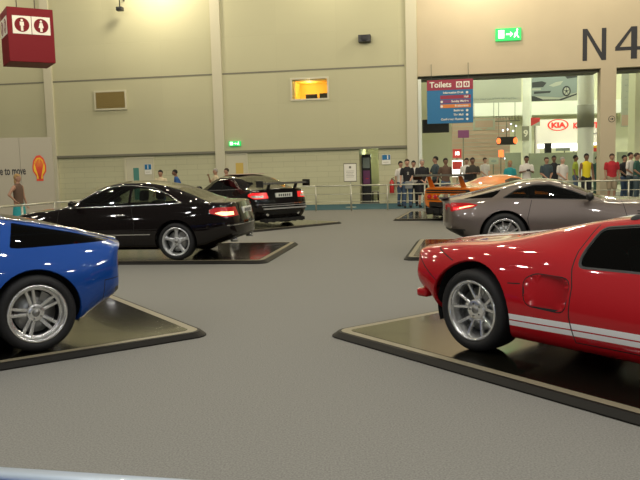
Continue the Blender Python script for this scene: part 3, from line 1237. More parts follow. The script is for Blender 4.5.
def make_wheel(parent, loc, R, W, rr, style, rimm='chrome', dish=.05):
    """wheel whose outer face looks to -y (right side of the car) when not rotated"""
    e = part_empty('wheel', parent, loc)
    bm = bmesh.new()
    h = W / 2
    prof = [(-h * .80, rr), (-h * .97, rr + .02), (-h, rr + (R - rr) * .5), (-h * .93, R - .025), (-h * .8, R - .006), (-h * .4, R), (0, R), (h * .4, R), (h * .8, R - .006), (h * .93, R - .025), (h, rr + (R - rr) * .5), (h * .97, rr + .02), (h * .80, rr)]
    lathe(bm, prof, 64, 'y')
    obj('tyre', bm, 'rubber', e)
    bm = bmesh.new()
    lathe(bm, [(-h * .86, rr + .012), (-h * .94, rr + .010), (-h * .94, rr - .004), (-h * .90, rr - .012), (-h * .90 + dish * .5, rr - .020), (-h * .9 + dish, rr - .026), (h * .7, rr - .03), (h * .85, rr + .01)], 64, 'y')
    yf = -h * .90 + dish      # spoke face
    hubr = .075 if style != 'gt' else .085
    th = .028

    def spoke(a0, a1, w0, w1, r0, r1, y0, y1, t=th):
        p0 = Vector((math.cos(a0) * r0, 0, math.sin(a0) * r0)); p1 = Vector((math.cos(a1) * r1, 0, math.sin(a1) * r1))
        d = (p1 - p0).normalized(); n_ = Vector((-d.z, 0, d.x))
        vs = []
        for p, w, y in ((p0, w0, y0), (p1, w1, y1)):
            for sgn, dy, kk in ((-1, t, 1), (-1, .006, 1), (-.55, 0, 1), (.55, 0, 1), (1, .006, 1), (1, t, 1)):
                vs.append(bm.verts.new(p + n_ * (w * sgn) + Vector((0, y + dy, 0))))
        for i in range(6):
            j = (i + 1) % 6
            bm.faces.new((vs[i], vs[j], vs[6 + j], vs[6 + i]))
        bm.faces.new(vs[:6][::-1]); bm.faces.new(vs[6:])
    ro = rr - .016
    if style == 'gt':
        for k in range(5):
            a = PI / 2 + k * 2 * PI / 5
            for sg in (-1, 1):
                spoke(a + sg * .10, a + sg * .30, .013, .011, .06, ro, yf - .012 + .03, yf - .02)
            spoke(a, a, .030, .014, .03, .115, yf + .018, yf + .004)
    elif style == 'twin':
        for k in range(5):
            a = PI / 2 + .2 + k * 2 * PI / 5
            for sg in (-1, 1):
                off = .026
                r0, r1 = .06, ro - .004
                spoke(a + sg * math.asin(off / .07) * .75, a + sg * math.asin(off / r1) * 1.25, .015, .014, r0, r1, yf + .012, yf - .004)
        for k in range(30):
            a = k * 2 * PI / 30
            tube(bm, (math.cos(a) * (ro - .012), yf - .012, math.sin(a) * (ro - .012)), (math.cos(a) * (ro - .012), yf, math.sin(a) * (ro - .012)), .005, 6)
        lathe(bm, [(yf - .008, ro + .002), (yf - .010, ro - .022), (yf + .01, ro - .026)], 48, 'y')
    elif style == 'five':
        for k in range(5):
            a = PI / 2 + k * 2 * PI / 5
            spoke(a, a, .034, .017, .05, ro, yf, yf - .006)
            spoke(a + .05, a + .13, .012, .012, ro * .62, ro, yf + .004, yf - .002)
            spoke(a - .05, a - .13, .012, .012, ro * .62, ro, yf + .004, yf - .002)
    elif style == 'ten':
        for k in range(10):
            a = PI / 2 + k * 2 * PI / 10
            spoke(a, a + .14, .013, .011, .05, ro, yf, yf - .006)
    elif style == 'six':
        for k in range(6):
            a = PI / 2 + k * 2 * PI / 6
            spoke(a, a, .03, .02, .05, ro, yf, yf - .006)
    lathe(bm, [(yf + .03, hubr), (yf - .002, hubr), (yf - .008, hubr - .012), (yf - .008, .03)], 32, 'y')
    obj('rim', bm, rimm, e)
    bm = bmesh.new()
    lathe(bm, [(yf - .008, .032), (yf - .016, .028), (yf - .018, .001)], 24, 'y')
    for k in range(5):
        a = k * 2 * PI / 5 + .6
        tube(bm, (math.cos(a) * .052, yf - .014, math.sin(a) * .052), (math.cos(a) * .052, yf, math.sin(a) * .052), .008, 8)
    obj('hub_cap', bm, 'disc_steel', e)
    bm = bmesh.new()
    dr = rr * .74
    lathe(bm, [(yf + .055, .05), (yf + .055, dr), (yf + .075, dr), (yf + .075, .05)], 40, 'y')
    # caliper
    for k in range(6):
        a0 = rad(20 + k * 8); a1 = rad(28 + k * 8)
        q = [(math.cos(a0) * dr * .62, math.sin(a0) * dr * .62), (math.cos(a1) * dr * .62, math.sin(a1) * dr * .62), (math.cos(a1) * dr * 1.06, math.sin(a1) * dr * 1.06), (math.cos(a0) * dr * 1.06, math.sin(a0) * dr * 1.06)]
        prism(bm, q, 'y', yf + .04, yf + .09)
    obj('brake_disc', bm, 'disc_steel', e)
    bm = bmesh.new()
    lathe(bm, [(yf + .10, .0), (yf + .10, rr - .03)], 32, 'y')
    obj('backing_plate', bm, 'well_dark', e)
    return e


def wheels(parent, wb, yt, R, W, rr, style, rimm='chrome', dish=.05, Rf=None):
    w = make_wheel(parent, (0, -yt, R), R, W, rr, style, rimm, dish)
    for (x, s) in ((0, 1), (wb, -1), (wb, 1)):
        c = dup(w, parent)
        c.location = (x, s * yt, R)
        if s > 0: c.rotation_euler = (0, 0, PI)


def seat(parent, x, y, z):
    e = part_empty('seat', parent, (x, y, z))
    bm = bbox_bm(-.25, .25, -.24, .24, 0, .16, bev=.05, seg=3); obj('cushion', bm, 'interior', e, True)
    bm = bbox_bm(-.06, .06, -.24, .24, 0, .62, bev=.05, seg=3); o = obj('backrest', bm, 'interior', e, True)
    o.location = (-.24, 0, .08); o.rotation_euler = (0, rad(-14), 0)
    bm = bbox_bm(-.05, .05, -.13, .13, 0, .19, bev=.045, seg=3); o = obj('headrest', bm, 'interior', e, True)
    o.location = (-.42, 0, .70); o.rotation_euler = (0, rad(-6), 0)
    return e


def mirror_part(parent, x, y, z, m, s):
    e = part_empty('wing_mirror', parent, (x, s * y, z))
    bm = bmesh.new(); ellipsoid(bm, (0, s * .09, .03), (.06, .105, .065)); obj('mirror_housing', bm, m, e)
    bm = bmesh.new(); tube(bm, (.02, -s * .05, -.04), (.01, s * .04, .0), .016); obj('mirror_arm', bm, m, e)


def underbody(parent, x0, x1, yw, zb):
    bm = bmesh.new()
    box(bm, x0, x1, -yw, yw, zb + .03, zb + .12)
    obj('floor_pan', bm, 'interior', parent)


SIDE = lambda c: True

# ------------------------------------------------------------------ 1. red supercar
def car_frame(contact, fwd_ang, side_s, half):
    """contact: world point under the near rear wheel outer centre; returns origin (rear axle centre)"""
    f = Vector((math.cos(fwd_ang), math.sin(fwd_ang), 0))
    left = Vector((-f.y, f.x, 0))
    return Vector((contact.x, contact.y, 0)) - left * side_s * half


# red car: forward points towards the camera's right
A_red = math.atan2(-.795, .606)
c_red = ground(473.5, 351.0, PH)
o_red = car_frame(c_red, A_red, -1, .90)
o_red.z = PH
car = thing('sports_car', 'low red sports car with white stripes along its sill', 'car', o_red, A_red)
C = dict(
    zb=[(-.79, .43), (-.62, .38), (-.42, .27), (0, .16), (2.7, .13), (3.3, .15), (3.75, .24)],
    zt=[(-.79, .80), (-.7, .825), (-.3, .87), (.1, .92), (.5, 1.005), (.9, 1.08), (1.3, 1.12), (1.6, 1.12), (1.95, 1.07), (2.3, .96), (2.7, .80), (3.2, .66), (3.6, .50), (3.75, .42)],
    yw=[(-.95, .90), (-.5, .955), (0, .975), (.5, .965), (1.2, .935), (2.0, .93), (2.7, .96), (3.2, .93), (3.75, .80)],
    zw=[(-.95, .60), (0, .55), (.8, .45), (2, .42), (2.7, .48), (3.75, .34)],
    ysh=[(-.95, .80), (-.5, .85), (0, .86), (.5, .85), (1.0, .84), (2.0, .83), (2.7, .82), (3.75, .66)],
    zsh=[(-.86, .735), (-.6, .77), (-.2, .80), (.2, .81), (.6, .79), (1.0, .735), (1.6, .71), (2.2, .71), (2.7, .75), (3.2, .62), (3.75, .36)],
    yr=[(-.95, .52), (-.2, .56), (.4, .55), (.9, .52), (1.5, .50), (2.1, .52), (2.7, .56), (3.75, .4)],
    zr=[(-.79, .785), (-.4, .84), (0, .875), (.5, .965), (.9, 1.04), (1.3, 1.075), (1.7, 1.065), (2.0, 1.0), (2.3, .90), (2.7, .775), (3.2, .64), (3.75, .39)],
)
B = Body(C, -.79, 3.75, (.17, .50, lambda z: -.03 * math.exp(-((z - .76) / .05) ** 2) + .03 * max(0, .5 - z) / .2), (.45, .8, None))
B.paint([], 'red_paint')
WR = .332
arches(B, 2.71, .402, WR + .005)
HS = lambda c: abs(c.y) > .3
# sill stripes
f = B.cut([(.30, 0.284), (2.40, 0.284), (2.40, 0.322), (.30, 0.322)], 'y', lambda c: abs(c.y) > .7); B.paint(f, 'white_stripe')
f = B.cut([(.30, 0.332), (2.40, 0.332), (2.40, 0.374), (.30, 0.374)], 'y', lambda c: abs(c.y) > .7); B.paint(f, 'white_stripe')
# twin white stripes over the roof and deck
for sg in (-1, 1):
    f = B.cut([(-.70, sg * .05), (3.6, sg * .05), (3.6, sg * .27), (-.70, sg * .27)], 'z', lambda c: c.z > .40); B.paint(f, 'white_stripe')
# side window
win = rpoly([(.90, .755), (.89, .86), (.93, 1.015), (1.2, 1.045), (1.85, 1.035), (2.32, .755)], .05)
f = B.cut(win, 'y', lambda c: c.z > .6 and abs(c.y) > .3); B.part(f, 'side_window'); B.paint(f, 'glass_dark')
B.line(win, .018, 'black_trim', 'y', lambda c: c.z > .6 and abs(c.y) > .3, True)
# windscreen
ws = [(1.98, .50), (2.62, .66), (2.62, -.66), (1.98, -.50)]
f = B.cut(ws, 'z', lambda c: c.z > .75); B.part(f, 'windscreen'); B.paint(f, 'glass_dark')
# engine cover window
rw = [(.15, .30), (.85, .36), (.85, -.36), (.15, -.30)]
f = B.cut(rw, 'z', lambda c: c.z > .75); B.part(f, 'engine_cover_window'); B.paint(f, 'glass_dark')
# shut lines
OUT = lambda c: abs(c.y) > .55
B.line([(.90, .42), (.895, .62), (.86, .74), (.85, .86), (.885, 1.03)], .009, 'gap', 'y', lambda c: abs(c.y) > .35)
B.line([(.90, .42), (.94, .235), (2.30, .225)], .009, 'gap', 'y', OUT)
B.line([(2.30, .225), (2.36, .70)], .009, 'gap', 'y', OUT)
B.line([(.38, .60), (.48, .605)], .009, 'gap', 'y', OUT)
B.line([(-.20, .72), (-.42, .80)], .008, 'gap', 'y', OUT)
B.line([(-.35, .55), (-.62, .72)], .008, 'gap', 'y', OUT)
# side scoop
sc = rpoly([(.535, .455), (.87, .43), (.875, .675), (.59, .69), (.505, .64)], .07)
f = B.cut(sc, 'y', OUT)
B.line(sc, .008, 'gap', 'y', OUT, True)
for v in {v for fc in f for v in fc.verts}:
    if inpoly(v.co.x, v.co.z, [(a, b) for a, b in sc]) or True:
        d = .008 + .10 * max(0, (v.co.x - .53) / .34) ** 1.8
        v.co.y -= math.copysign(d, v.co.y)
        v[B.rough] = 1
# doors as parts
dr = [(.945, .235), (.905, .42), (.90, .62), (.865, .752), (2.33, .752), (2.30, .235)]
f = [x for x in B.cut(dr, 'y', lambda c: abs(c.y) > .55 and c.z < .80) if x[B.pl] == 0]
B.part(f, 'door')
# rear clam lamps, round
for yy in (.58,):
    for sg in (-1, 1):
        f = B.cut(circ(sg * yy, .655, .075, 20), 'x', lambda c: c.x < -.5); B.part(f, 'tail_lamp'); B.paint(f, 'lamp_flash_dim')
f = B.cut([(-.42, .60), (.42, .60), (.42, .70), (-.42, .70)], 'x', lambda c: c.x < -.5); B.paint(f, 'black_trim')
for sg in (-1, 1):
    f = B.cut(rpoly([(3.15, sg * .62), (3.55, sg * .60), (3.45, sg * .78), (3.1, sg * .78)], .05), 'z', lambda c: c.z > .3); B.part(f, 'headlamp'); B.paint(f, 'lamp_clear')
B.emit(car, {'side_window': .006, 'windscreen': .004, 'engine_cover_window': .004})
liners(car, 2.71, .402, WR + .005, .93)
wheels(car, 2.71, .79, WR, .30, .234, 'gt', 'rim_bright', .055)
underbody(car, .45, 2.25, .80, .13)
for sg in (-1, 1):
    bm = bmesh.new(); tube(bm, (-.70, sg * .12, .50), (-.86, sg * .12, .50), .05, 16); obj('tailpipe', bm, 'chrome', car)
    bm = bbox_bm(-.64, -.52, min(sg * .60, sg * .90), max(sg * .60, sg * .90), .37, .44, bev=.02); obj('bumper_corner', bm, 'red_paint', car, True)
    seat(car, 1.55, sg * .36, .22)
    mirror_part(car, 2.12, .86, .76, 'red_paint', sg)

# plate for red car
u_red = Vector((math.cos(A_red), math.sin(A_red), 0)); n_red = Vector((-u_red.y, u_red.x, 0))
A_plate_red = math.atan2(-.815, .579)
cr = ground(325.5, 335.5)
display_plate(cr, A_plate_red, 5.9, 3.3, 'glossy dark display plate under the red sports car')

# ------------------------------------------------------------------ 2. blue coupe
A_blue = math.atan2(-.561, -.828)
c_blue = ground(39.5, 351.5, PH)
o_blue = car_frame(c_blue, A_blue, 1, .88)
o_blue.z = PH
car = thing('sports_coupe', 'metallic blue sports coupe with a large sloping rear hatch window', 'car', o_blue, A_blue)
C = dict(
    zb=[(-.88, .40), (-.6, .29), (-.38, .21), (0, .15), (2.7, .15), (3.2, .17), (3.6, .24)],
    zt=[(-.86, .875), (-.70, .93), (-.4, 1.03), (0, 1.135), (.3, 1.185), (.7, 1.215), (1.1, 1.21), (1.5, 1.12), (2.1, .86), (2.6, .80), (3.2, .70), (3.6, .52)],
    yw=[(-.86, .85), (-.4, .915), (0, .93), (.6, .90), (1.2, .88), (2.1, .89), (2.7, .92), (3.2, .87), (3.6, .70)],
    zw=[(-.86, .66), (0, .58), (.8, .52), (2, .50), (2.7, .52), (3.6, .38)],
    ysh=[(-.86, .78), (-.3, .80), (0, .81), (.6, .79), (1.2, .78), (2.0, .76), (2.7, .76), (3.6, .56)],
    zsh=[(-.86, .835), (-.3, .855), (0, .86), (.5, .83), (1.2, .81), (2.0, .79), (2.6, .80), (3.2, .68), (3.6, .46)],
    yr=[(-.86, .62), (-.4, .60), (0, .57), (.5, .53), (1.1, .53), (1.6, .56), (2.1, .60), (3.6, .4)],
    zr=[(-.86, .865), (-.70, .91), (-.4, .995), (0, 1.09), (.3, 1.135), (.7, 1.16), (1.1, 1.155), (1.5, 1.07), (2.1, .835), (2.6, .79), (3.6, .50)],
)
B = Body(C, -.89, 3.6, (.19, .5, lambda z: -.02 * math.exp(-((z - .84) / .05) ** 2) + .04 * max(0, .5 - z) / .2), (.5, .8, None))
B.paint([], 'blue_paint')
WR = .33
arches(B, 2.69, .375, WR + .005)
up = lambda c: c.z > .80 and abs(c.y) > .45
q = rpoly([(-.76, .885), (-.40, .985), (0, 1.075), (.10, 1.10), (.165, .895), (.10, .885)], .02)
f = B.cut(q, 'y', up); B.part(f, 'quarter_window'); B.paint(f, 'glass_dark')
dq = rpoly([(.33, .88), (.27, 1.11), (.7, 1.135), (1.1, 1.13), (1.4, 1.06), (1.85, .86)], .04)
f = B.cut(dq, 'y', up); B.part(f, 'side_window'); B.paint(f, 'glass_dark')
B.line([(.24, 1.12), (.31, .88), (.42, .60), (.42, .30), (.55, .22), (1.9, .22), (2.05, .5), (2.05, .8)], .008, 'gap', 'y', lambda c: abs(c.y) > .5)
f = B.cut([(-.78, .54), (.12, .47), (.12, -.47), (-.78, -.54)], 'z', lambda c: c.z > .86); B.part(f, 'hatch_window'); B.paint(f, 'glass_dark')
f = B.cut([(1.28, .50), (2.05, .66), (2.05, -.66), (1.28, -.50)], 'z', lambda c: c.z > .8); B.part(f, 'windscreen'); B.paint(f, 'glass_dark')
dr = [(.42, .23), (.42, .60), (.34, .85), (2.03, .85), (2.03, .5), (1.88, .23)]
f = [x for x in B.cut(dr, 'y', lambda c: abs(c.y) > .6 and c.z < .87) if x[B.pl] == 0]
B.part(f, 'door')
for yy in (.38, .63):
    for sg in (-1, 1):
        f = B.cut(circ(sg * yy, .70, .075, 20), 'x', lambda c: c.x < -.4); B.part(f, 'tail_lamp'); B.paint(f, 'lamp_flash_dim')
B.line([(-.58, .22), (-.60, .55), (-.88, .57)], .007, 'gap', 'y', lambda c: abs(c.y) > .5)
f = B.cut([(-.9, .40), (.9, .40), (.9, .47), (-.9, .47)], 'x', lambda c: c.x < -.72); B.paint(f, 'black_trim')
for sg in (-1, 1):
    f = B.cut(rpoly([(2.95, sg * .55), (3.35, sg * .5), (3.25, sg * .72), (2.9, sg * .74)], .05), 'z', lambda c: c.z > .5); B.part(f, 'headlamp'); B.paint(f, 'lamp_clear')
B.emit(car, {'side_window': .006, 'quarter_window': .006})
liners(car, 2.69, .375, WR + .005, .88)
wheels(car, 2.69, .78, WR, .29, .237, 'twin', 'rim_bright', .07)
underbody(car, .45, 2.2, .78, .15)
# bright roof-edge moulding along the hatch
for sg in (-1, 1):
    bm = bmesh.new()
    pts = []
    fz, fy = pch(C['zr']), pch(C['yr'])
    for i in range(25):
        x = -.80 + i * 1.2 / 24
        pts.append(Vector((x, sg * (fy(x) - .015), fz(x) + .012)))
    for a, b in zip(pts[:-1], pts[1:]): tube(bm, a, b, .011, 8, caps=False)
    obj('roof_moulding', bm, 'chrome', car)
    bm = bmesh.new(); tube(bm, (-.70, sg * .13, .34), (-.86, sg * .13, .34), .045, 16); obj('tailpipe', bm, 'chrome', car)
    seat(car, .95, sg * .37, .25)
    mirror_part(car, 1.75, .80, .88, 'blue_paint', sg)
cb = ground(212, 336)
display_plate(cb, math.atan2(-.561, -.828), 5.9, -3.3, 'glossy dark display plate under the blue sports coupe')
# small marker lamp on the blue tail
# ------------------------------------------------------------------ 3. black coupe and 4. black race coupe share the body maker
def make_black(label, loc, ang, race):
    car = thing('race_coupe' if race else 'luxury_coupe', label, 'car', loc, ang)
    fl = .05 if race else 0
    C = dict(
        zb=[(-1.06, .36 - 3.2 * fl), (-.7, .26 - 2 * fl), (-.36, .19 - fl), (0, .17), (2.7, .17), (3.2, .18), (3.55, .26)],
        zt=[(-1.06, .955), (-.95, .975), (-.62, .99), (-.40, 1.04), (0, 1.19), (.35, 1.285), (.7, 1.33), (1.05, 1.335), (1.4, 1.27), (1.8, 1.08), (2.12, .93), (2.6, .87), (3.2, .76), (3.55, .62)],
        yw=[(-1.06, .80), (-.6, .85 + fl * .5), (0, .865 + fl), (.6, .865 + fl * .3), (2.1, .86 + fl * .3), (2.7, .865 + fl), (3.2, .82 + fl * .5), (3.55, .68)],
        zw=[(-1.06, .62), (0, .60), (2, .56), (2.7, .56), (3.55, .46)],
        ysh=[(-1.06, .72), (-.6, .75), (0, .765), (1, .775), (2.1, .76), (2.7, .74), (3.55, .54)],
        zsh=[(-1.06, .90), (-.6, .925), (0, .915), (1.0, .885), (2.0, .86), (2.7, .80), (3.2, .70), (3.55, .56)],
        yr=[(-1.06, .58), (-.6, .60), (-.3, .60), (0, .585), (.4, .56), (1.0, .555), (1.5, .58), (2.1, .66), (2.7, .6), (3.55, .4)],
        zr=[(-1.06, .945), (-.62, .965), (-.4, 1.0), (0, 1.13), (.35, 1.225), (.7, 1.27), (1.05, 1.27), (1.4, 1.205), (1.8, 1.02), (2.12, .895), (2.7, .84), (3.2, .74), (3.55, .60)],
    )
    B = Body(C, -1.06, 3.55, (.20, .55, lambda z: .10 * max(0, z - .62) / .35 + .10 * max(0, .42 - z) / .2), (.38, .8, None))
    B.paint([], 'black_paint')
    WR = .314
    arches(B, 2.715, .365, WR + .005)
    up = lambda c: c.z > .84 and abs(c.y) > .45
    # side glass: front door window and rear quarter window
    a = rpoly([(.86, .93), (.86, 1.245), (1.10, 1.245), (1.42, 1.17), (1.75, 1.01), (1.93, .905)], .02)
    b = rpoly([(-.02, .965), (.18, 1.09), (.45, 1.20), (.82, 1.245), (.82, .93)], .04)
    f = B.cut(a, 'y', up); B.part(f, 'side_window'); B.paint(f, 'glass_mid')
    f = B.cut(b, 'y', up); B.part(f, 'quarter_window'); B.paint(f, 'glass_mid')
    B.line([(-.07, .955), (.17, 1.105), (.45, 1.217), (.84, 1.263), (1.11, 1.262), (1.43, 1.187), (1.76, 1.025), (1.96, .905)], .009, 'chrome', 'y', up)
    B.line([(1.95, .902), (.84, .922), (-.05, .95)], .012, 'chrome', 'y', up)
    B.line([(.80, .92), (.72, .60), (.76, .26), (1.95, .26), (2.12, .5), (2.12, .86)], .007, 'gap', 'y', lambda c: abs(c.y) > .6)
    B.line([(-.36, .52), (-1.0, .56)], .007, 'gap', 'y', lambda c: abs(c.y) > .5)
    B.line([(.45, .44), (2.25, .43)], .012, 'chrome' if not race else 'black_trim', 'y', lambda c: abs(c.y) > .6)
    f = B.cut([(-.44, .53), (.30, .48), (.30, -.48), (-.44, -.53)], 'z', lambda c: c.z > .95); B.part(f, 'rear_window'); B.paint(f, 'glass_mid')
    f = B.cut([(1.30, .50), (2.08, .64), (2.08, -.64), (1.30, -.50)], 'z', lambda c: c.z > .86); B.part(f, 'windscreen'); B.paint(f, 'glass_mid')
    # tail lamps wrap round the corner
    for sg in (-1, 1):
        lam = [(sg * .46, .72), (sg * .48, .87), (sg * 1.0, .88), (sg * 1.0, .69)]
        yp = rpoly([(-1.3, .70), (-.84, .71), (-.60, .775), (-.58, .83), (-.70, .865), (-1.3, .87)], .02)
        B.cut(yp, 'y', lambda c: c.y * sg > .40 and c.x < -.3)
        f = [x for x in B.cut(lam, 'x', lambda c: c.x < -.3) if inpoly(x.calc_center_median().x, x.calc_center_median().z, yp)]
        B.part(f, 'tail_lamp'); B.paint(f, 'lamp_flash_dim' if not race else 'lamp_flash_red')
        kk = [k for k, v in B.names.items() if v == 'tail_lamp'][0]
        yh = rpoly([(-1.1, .735), (-.80, .735), (-.68, .775), (-.78, .80), (-1.1, .785)], .01)
        g = [x for x in B.cut(yh, 'y', lambda c: c.y * sg > .60 and c.x < -.3) if x[B.pl] == kk]
        B.paint(g, 'lamp_flash_glint' if not race else 'lamp_clear')
        f = B.cut(rpoly([(3.0, sg * .5), (3.35, sg * .45), (3.3, sg * .68), (3.0, sg * .72)], .05), 'z', lambda c: c.z > .5); B.part(f, 'headlamp'); B.paint(f, 'lamp_clear')
    B.line([(-.43, .70), (-.43, .92), (-.52, .955)], .006, 'gap', 'x', lambda c: c.x < -.7)
    B.line([(.43, .70), (.43, .92), (.52, .955)], .006, 'gap', 'x', lambda c: c.x < -.7)
    f = B.cut([(-.62, .30), (.62, .30), (.52, .40), (-.52, .40)], 'x', lambda c: c.x < -.7); B.paint(f, 'black_trim')
    B.line([(-.78, .57), (.78, .57)], .014, 'chrome', 'x', lambda c: c.x < -.6)
    dr = [(.77, .27), (.73, .60), (.80, .90), (2.10, .87), (2.10, .5), (1.94, .27)]
    f = [x for x in B.cut(dr, 'y', lambda c: abs(c.y) > .6 and c.z < .93) if x[B.pl] == 0]
    B.part(f, 'door')
    B.emit(car, {'side_window': .005, 'quarter_window': .005})
    liners(car, 2.715, .365, WR + .005, .82)
    wheels(car, 2.715, .735 + fl, WR, .245, .230, 'five' if not race else 'ten', 'rim_silver', .035)
    underbody(car, .4, 2.3, .74, .17)
    bm = bbox_bm(-.02, .02, -.26, .26, -.055, .055, bev=.005)
    o = obj('number_plate', bm, 'plate_white', car); o.location = (-1.01 if race else -1.0, 0, .79)
    bm = bmesh.new()
    for k in range(6):
        box(bm, -.022, -.016, -.2 + .066 * k, -.16 + .066 * k, -.03, .03)
    o2 = obj('characters', bm, 'ink', o)
    for sg in (-1, 1):
        bm = bmesh.new(); tube(bm, (-.85, sg * .48, .31), (-.97, sg * .48, .31), .04, 14); obj('tailpipe', bm, 'chrome', car)
        seat(car, 1.15, sg * .37, .28)
        mirror_part(car, 1.80, .80, .94, 'black_paint', sg)
        seat(car, .52, sg * .34, .16)
    bm = bmesh.new(); tube(bm, (1.3, .77, .80), (1.0, .77, .80), .0, 4) if False else None
    bm.free()
    for sg in (-1, 1):
        bm = bbox_bm(.86, 1.04, min(sg * .865, sg * .895), max(sg * .865, sg * .895), .76, .785, bev=.01); obj('door_handle', bm, 'chrome', car, True)
    if race:
        # tall rear wing with end plates
        bm = bmesh.new()
        prof = [(-.16, .0), (-.10, .022), (.02, .026), (.16, .0), (.02, -.004), (-.10, -.004)]
        prism(bm, [(-1.0 + a * .9, 1.075 + b * 1.8) for a, b in prof], 'y', -.72, .72)
        obj('rear_wing', bm, 'black_trim', car)
        for sg in (-1, 1):
            bm = bbox_bm(-1.17, -.86, min(sg * .72, sg * .74), max(sg * .72, sg * .74), 1.00, 1.17, bev=.008); obj('end_plate', bm, 'black_trim', car)
            bm = bmesh.new(); prism(bm, [(-.98, .95), (-.86, .95), (-.94, 1.09), (-1.04, 1.09)], 'y', sg * .42 - .012, sg * .42 + .012); obj('wing_strut', bm, 'black_trim', car)
        bm = bmesh.new(); box(bm, -1.06, -.80, -.62, .62, .12, .20)
        for k in range(6): box(bm, -1.07, -.9, -.55 + k * .22 - .006, -.55 + k * .22 + .006, .10, .22)
        obj('rear_diffuser', bm, 'black_trim', car)
        bm = bmesh.new(); box(bm, -1.09, -1.05, -.66, .66, .44, .475); box(bm, -1.075, -1.05, -.7, .7, .515, .53)  # silver bars stand in for glints on the rear bumper
        obj('bumper_glints', bm, 'rim_silver', car)
        for sg in (-1, 1):
            bm = bbox_bm(.4, 2.3, min(sg * .87, sg * .95), max(sg * .87, sg * .95), .10, .20, bev=.02); obj('side_skirt', bm, 'black_trim', car)
            bm = bmesh.new(); box(bm, .9, 1.6, sg * .905 - .004, sg * .905 + .004, .55, .70)
            obj('side_decal', bm, 'sign_white', car)
        bm = bbox_bm(.5, 1.15, -.45, .45, 1.325, 1.345, bev=.008); obj('roof_decal', bm, 'stand_pink', car)
    return car


A_clk = rad(180 - 10)
c_clk = ground(177, 260.3, PH)
o_ = car_frame(c_clk, A_clk, 1, .83); o_.z = PH
make_black('glossy black luxury coupe with a flash glint in its tail lamp, parked behind the blue coupe', o_, A_clk, False)
cc = ground(266, 264.0)
display_plate(cc, rad(180 - 9), 6.0, -3.0, 'glossy dark display plate under the black luxury coupe')

A_dtm = rad(90 + 38)
c_d = ground(285.5, 225.5, PH)
f_d = Vector((math.cos(A_dtm), math.sin(A_dtm), 0))
o_ = c_d + f_d * 1.05; o_.z = PH
make_black('black race coupe with a tall rear wing, seen from behind near the railing', o_, A_dtm, True)
# plate of the race coupe: its right corner shows
cd_ = ground(344, 223.3)
display_plate(cd_, rad(90 + 42), 5.6, 3.2, 'glossy dark display plate under the black winged race coupe', h=.045)

# ------------------------------------------------------------------ 5. grey coupe
A_slr = rad(-11)
c_slr = ground(504.5, 256.5, PH)
o_ = car_frame(c_slr, A_slr, -1, .88); o_.z = PH
car = thing('grand_tourer', 'grey brown metallic grand tourer parked behind the red sports car', 'car', o_, A_slr)
C = dict(
    zb=[(-.98, .40), (-.7, .28), (-.4, .18), (0, .14), (2.7, .14), (3.3, .16), (3.72, .22)],
    zt=[(-.98, .905), (-.85, .935), (-.5, 1.0), (-.2, 1.075), (.1, 1.15), (.35, 1.195), (.62, 1.21), (.9, 1.175), (1.2, 1.07), (1.58, .91), (2.2, .86), (2.8, .80), (3.3, .68), (3.72, .48)],
    yw=[(-.98, .86), (-.5, .935), (0, .95), (.5, .93), (1.2, .90), (2.0, .91), (2.7, .945), (3.2, .88), (3.72, .62)],
    zw=[(-.98, .62), (0, .56), (1, .50), (2.7, .52), (3.72, .38)],
    ysh=[(-.98, .76), (-.5, .80), (0, .82), (.6, .80), (1.2, .79), (2.0, .77), (2.7, .78), (3.72, .42)],
    zsh=[(-.98, .84), (-.5, .87), (0, .885), (.6, .86), (1.2, .83), (1.8, .80), (2.7, .80), (3.2, .68), (3.72, .44)],
    yr=[(-.98, .60), (-.4, .60), (0, .58), (.4, .54), (.9, .53), (1.3, .58), (1.75, .64), (2.7, .5), (3.72, .3)],
    zr=[(-.98, .885), (-.5, .955), (-.2, 1.02), (.1, 1.095), (.35, 1.14), (.62, 1.15), (.9, 1.115), (1.2, 1.01), (1.58, .865), (2.7, .83), (3.72, .47)],
)
B = Body(C, -.98, 3.72, (.22, .55, lambda z: -.06 * math.exp(-((z - .9) / .04) ** 2) + .10 * max(0, .5 - z) / .2), (.65, 1.0, None))
B.paint([], 'grey_paint')
WR = .345
arches(B, 2.70, .388, WR + .005)
up = lambda c: c.z > .80 and abs(c.y) > .45
w_ = rpoly([(-.02, .925), (.18, 1.04), (.45, 1.115), (.72, 1.115), (1.05, 1.015), (1.38, .875)], .03)
f = B.cut(w_, 'y', up); B.part(f, 'side_window'); B.paint(f, 'glass_mid')
B.line(w_, .014, 'black_trim', 'y', up, True)
w2 = rpoly([(-.64, .915), (-.45, .958), (-.25, 1.0), (-.04, 1.055), (-.10, .985), (-.19, .93)], .02)
f = B.cut(w2, 'y', up); B.part(f, 'quarter_window'); B.paint(f, 'glass_dark')
f = B.cut([(-.50, .50), (.22, .47), (.22, -.47), (-.50, -.50)], 'z', lambda c: c.z > .9); B.part(f, 'rear_window'); B.paint(f, 'glass_dark')
f = B.cut([(.88, .50), (1.52, .61), (1.52, -.61), (.88, -.50)], 'z', lambda c: c.z > .82); B.part(f, 'windscreen'); B.paint(f, 'glass_mid')
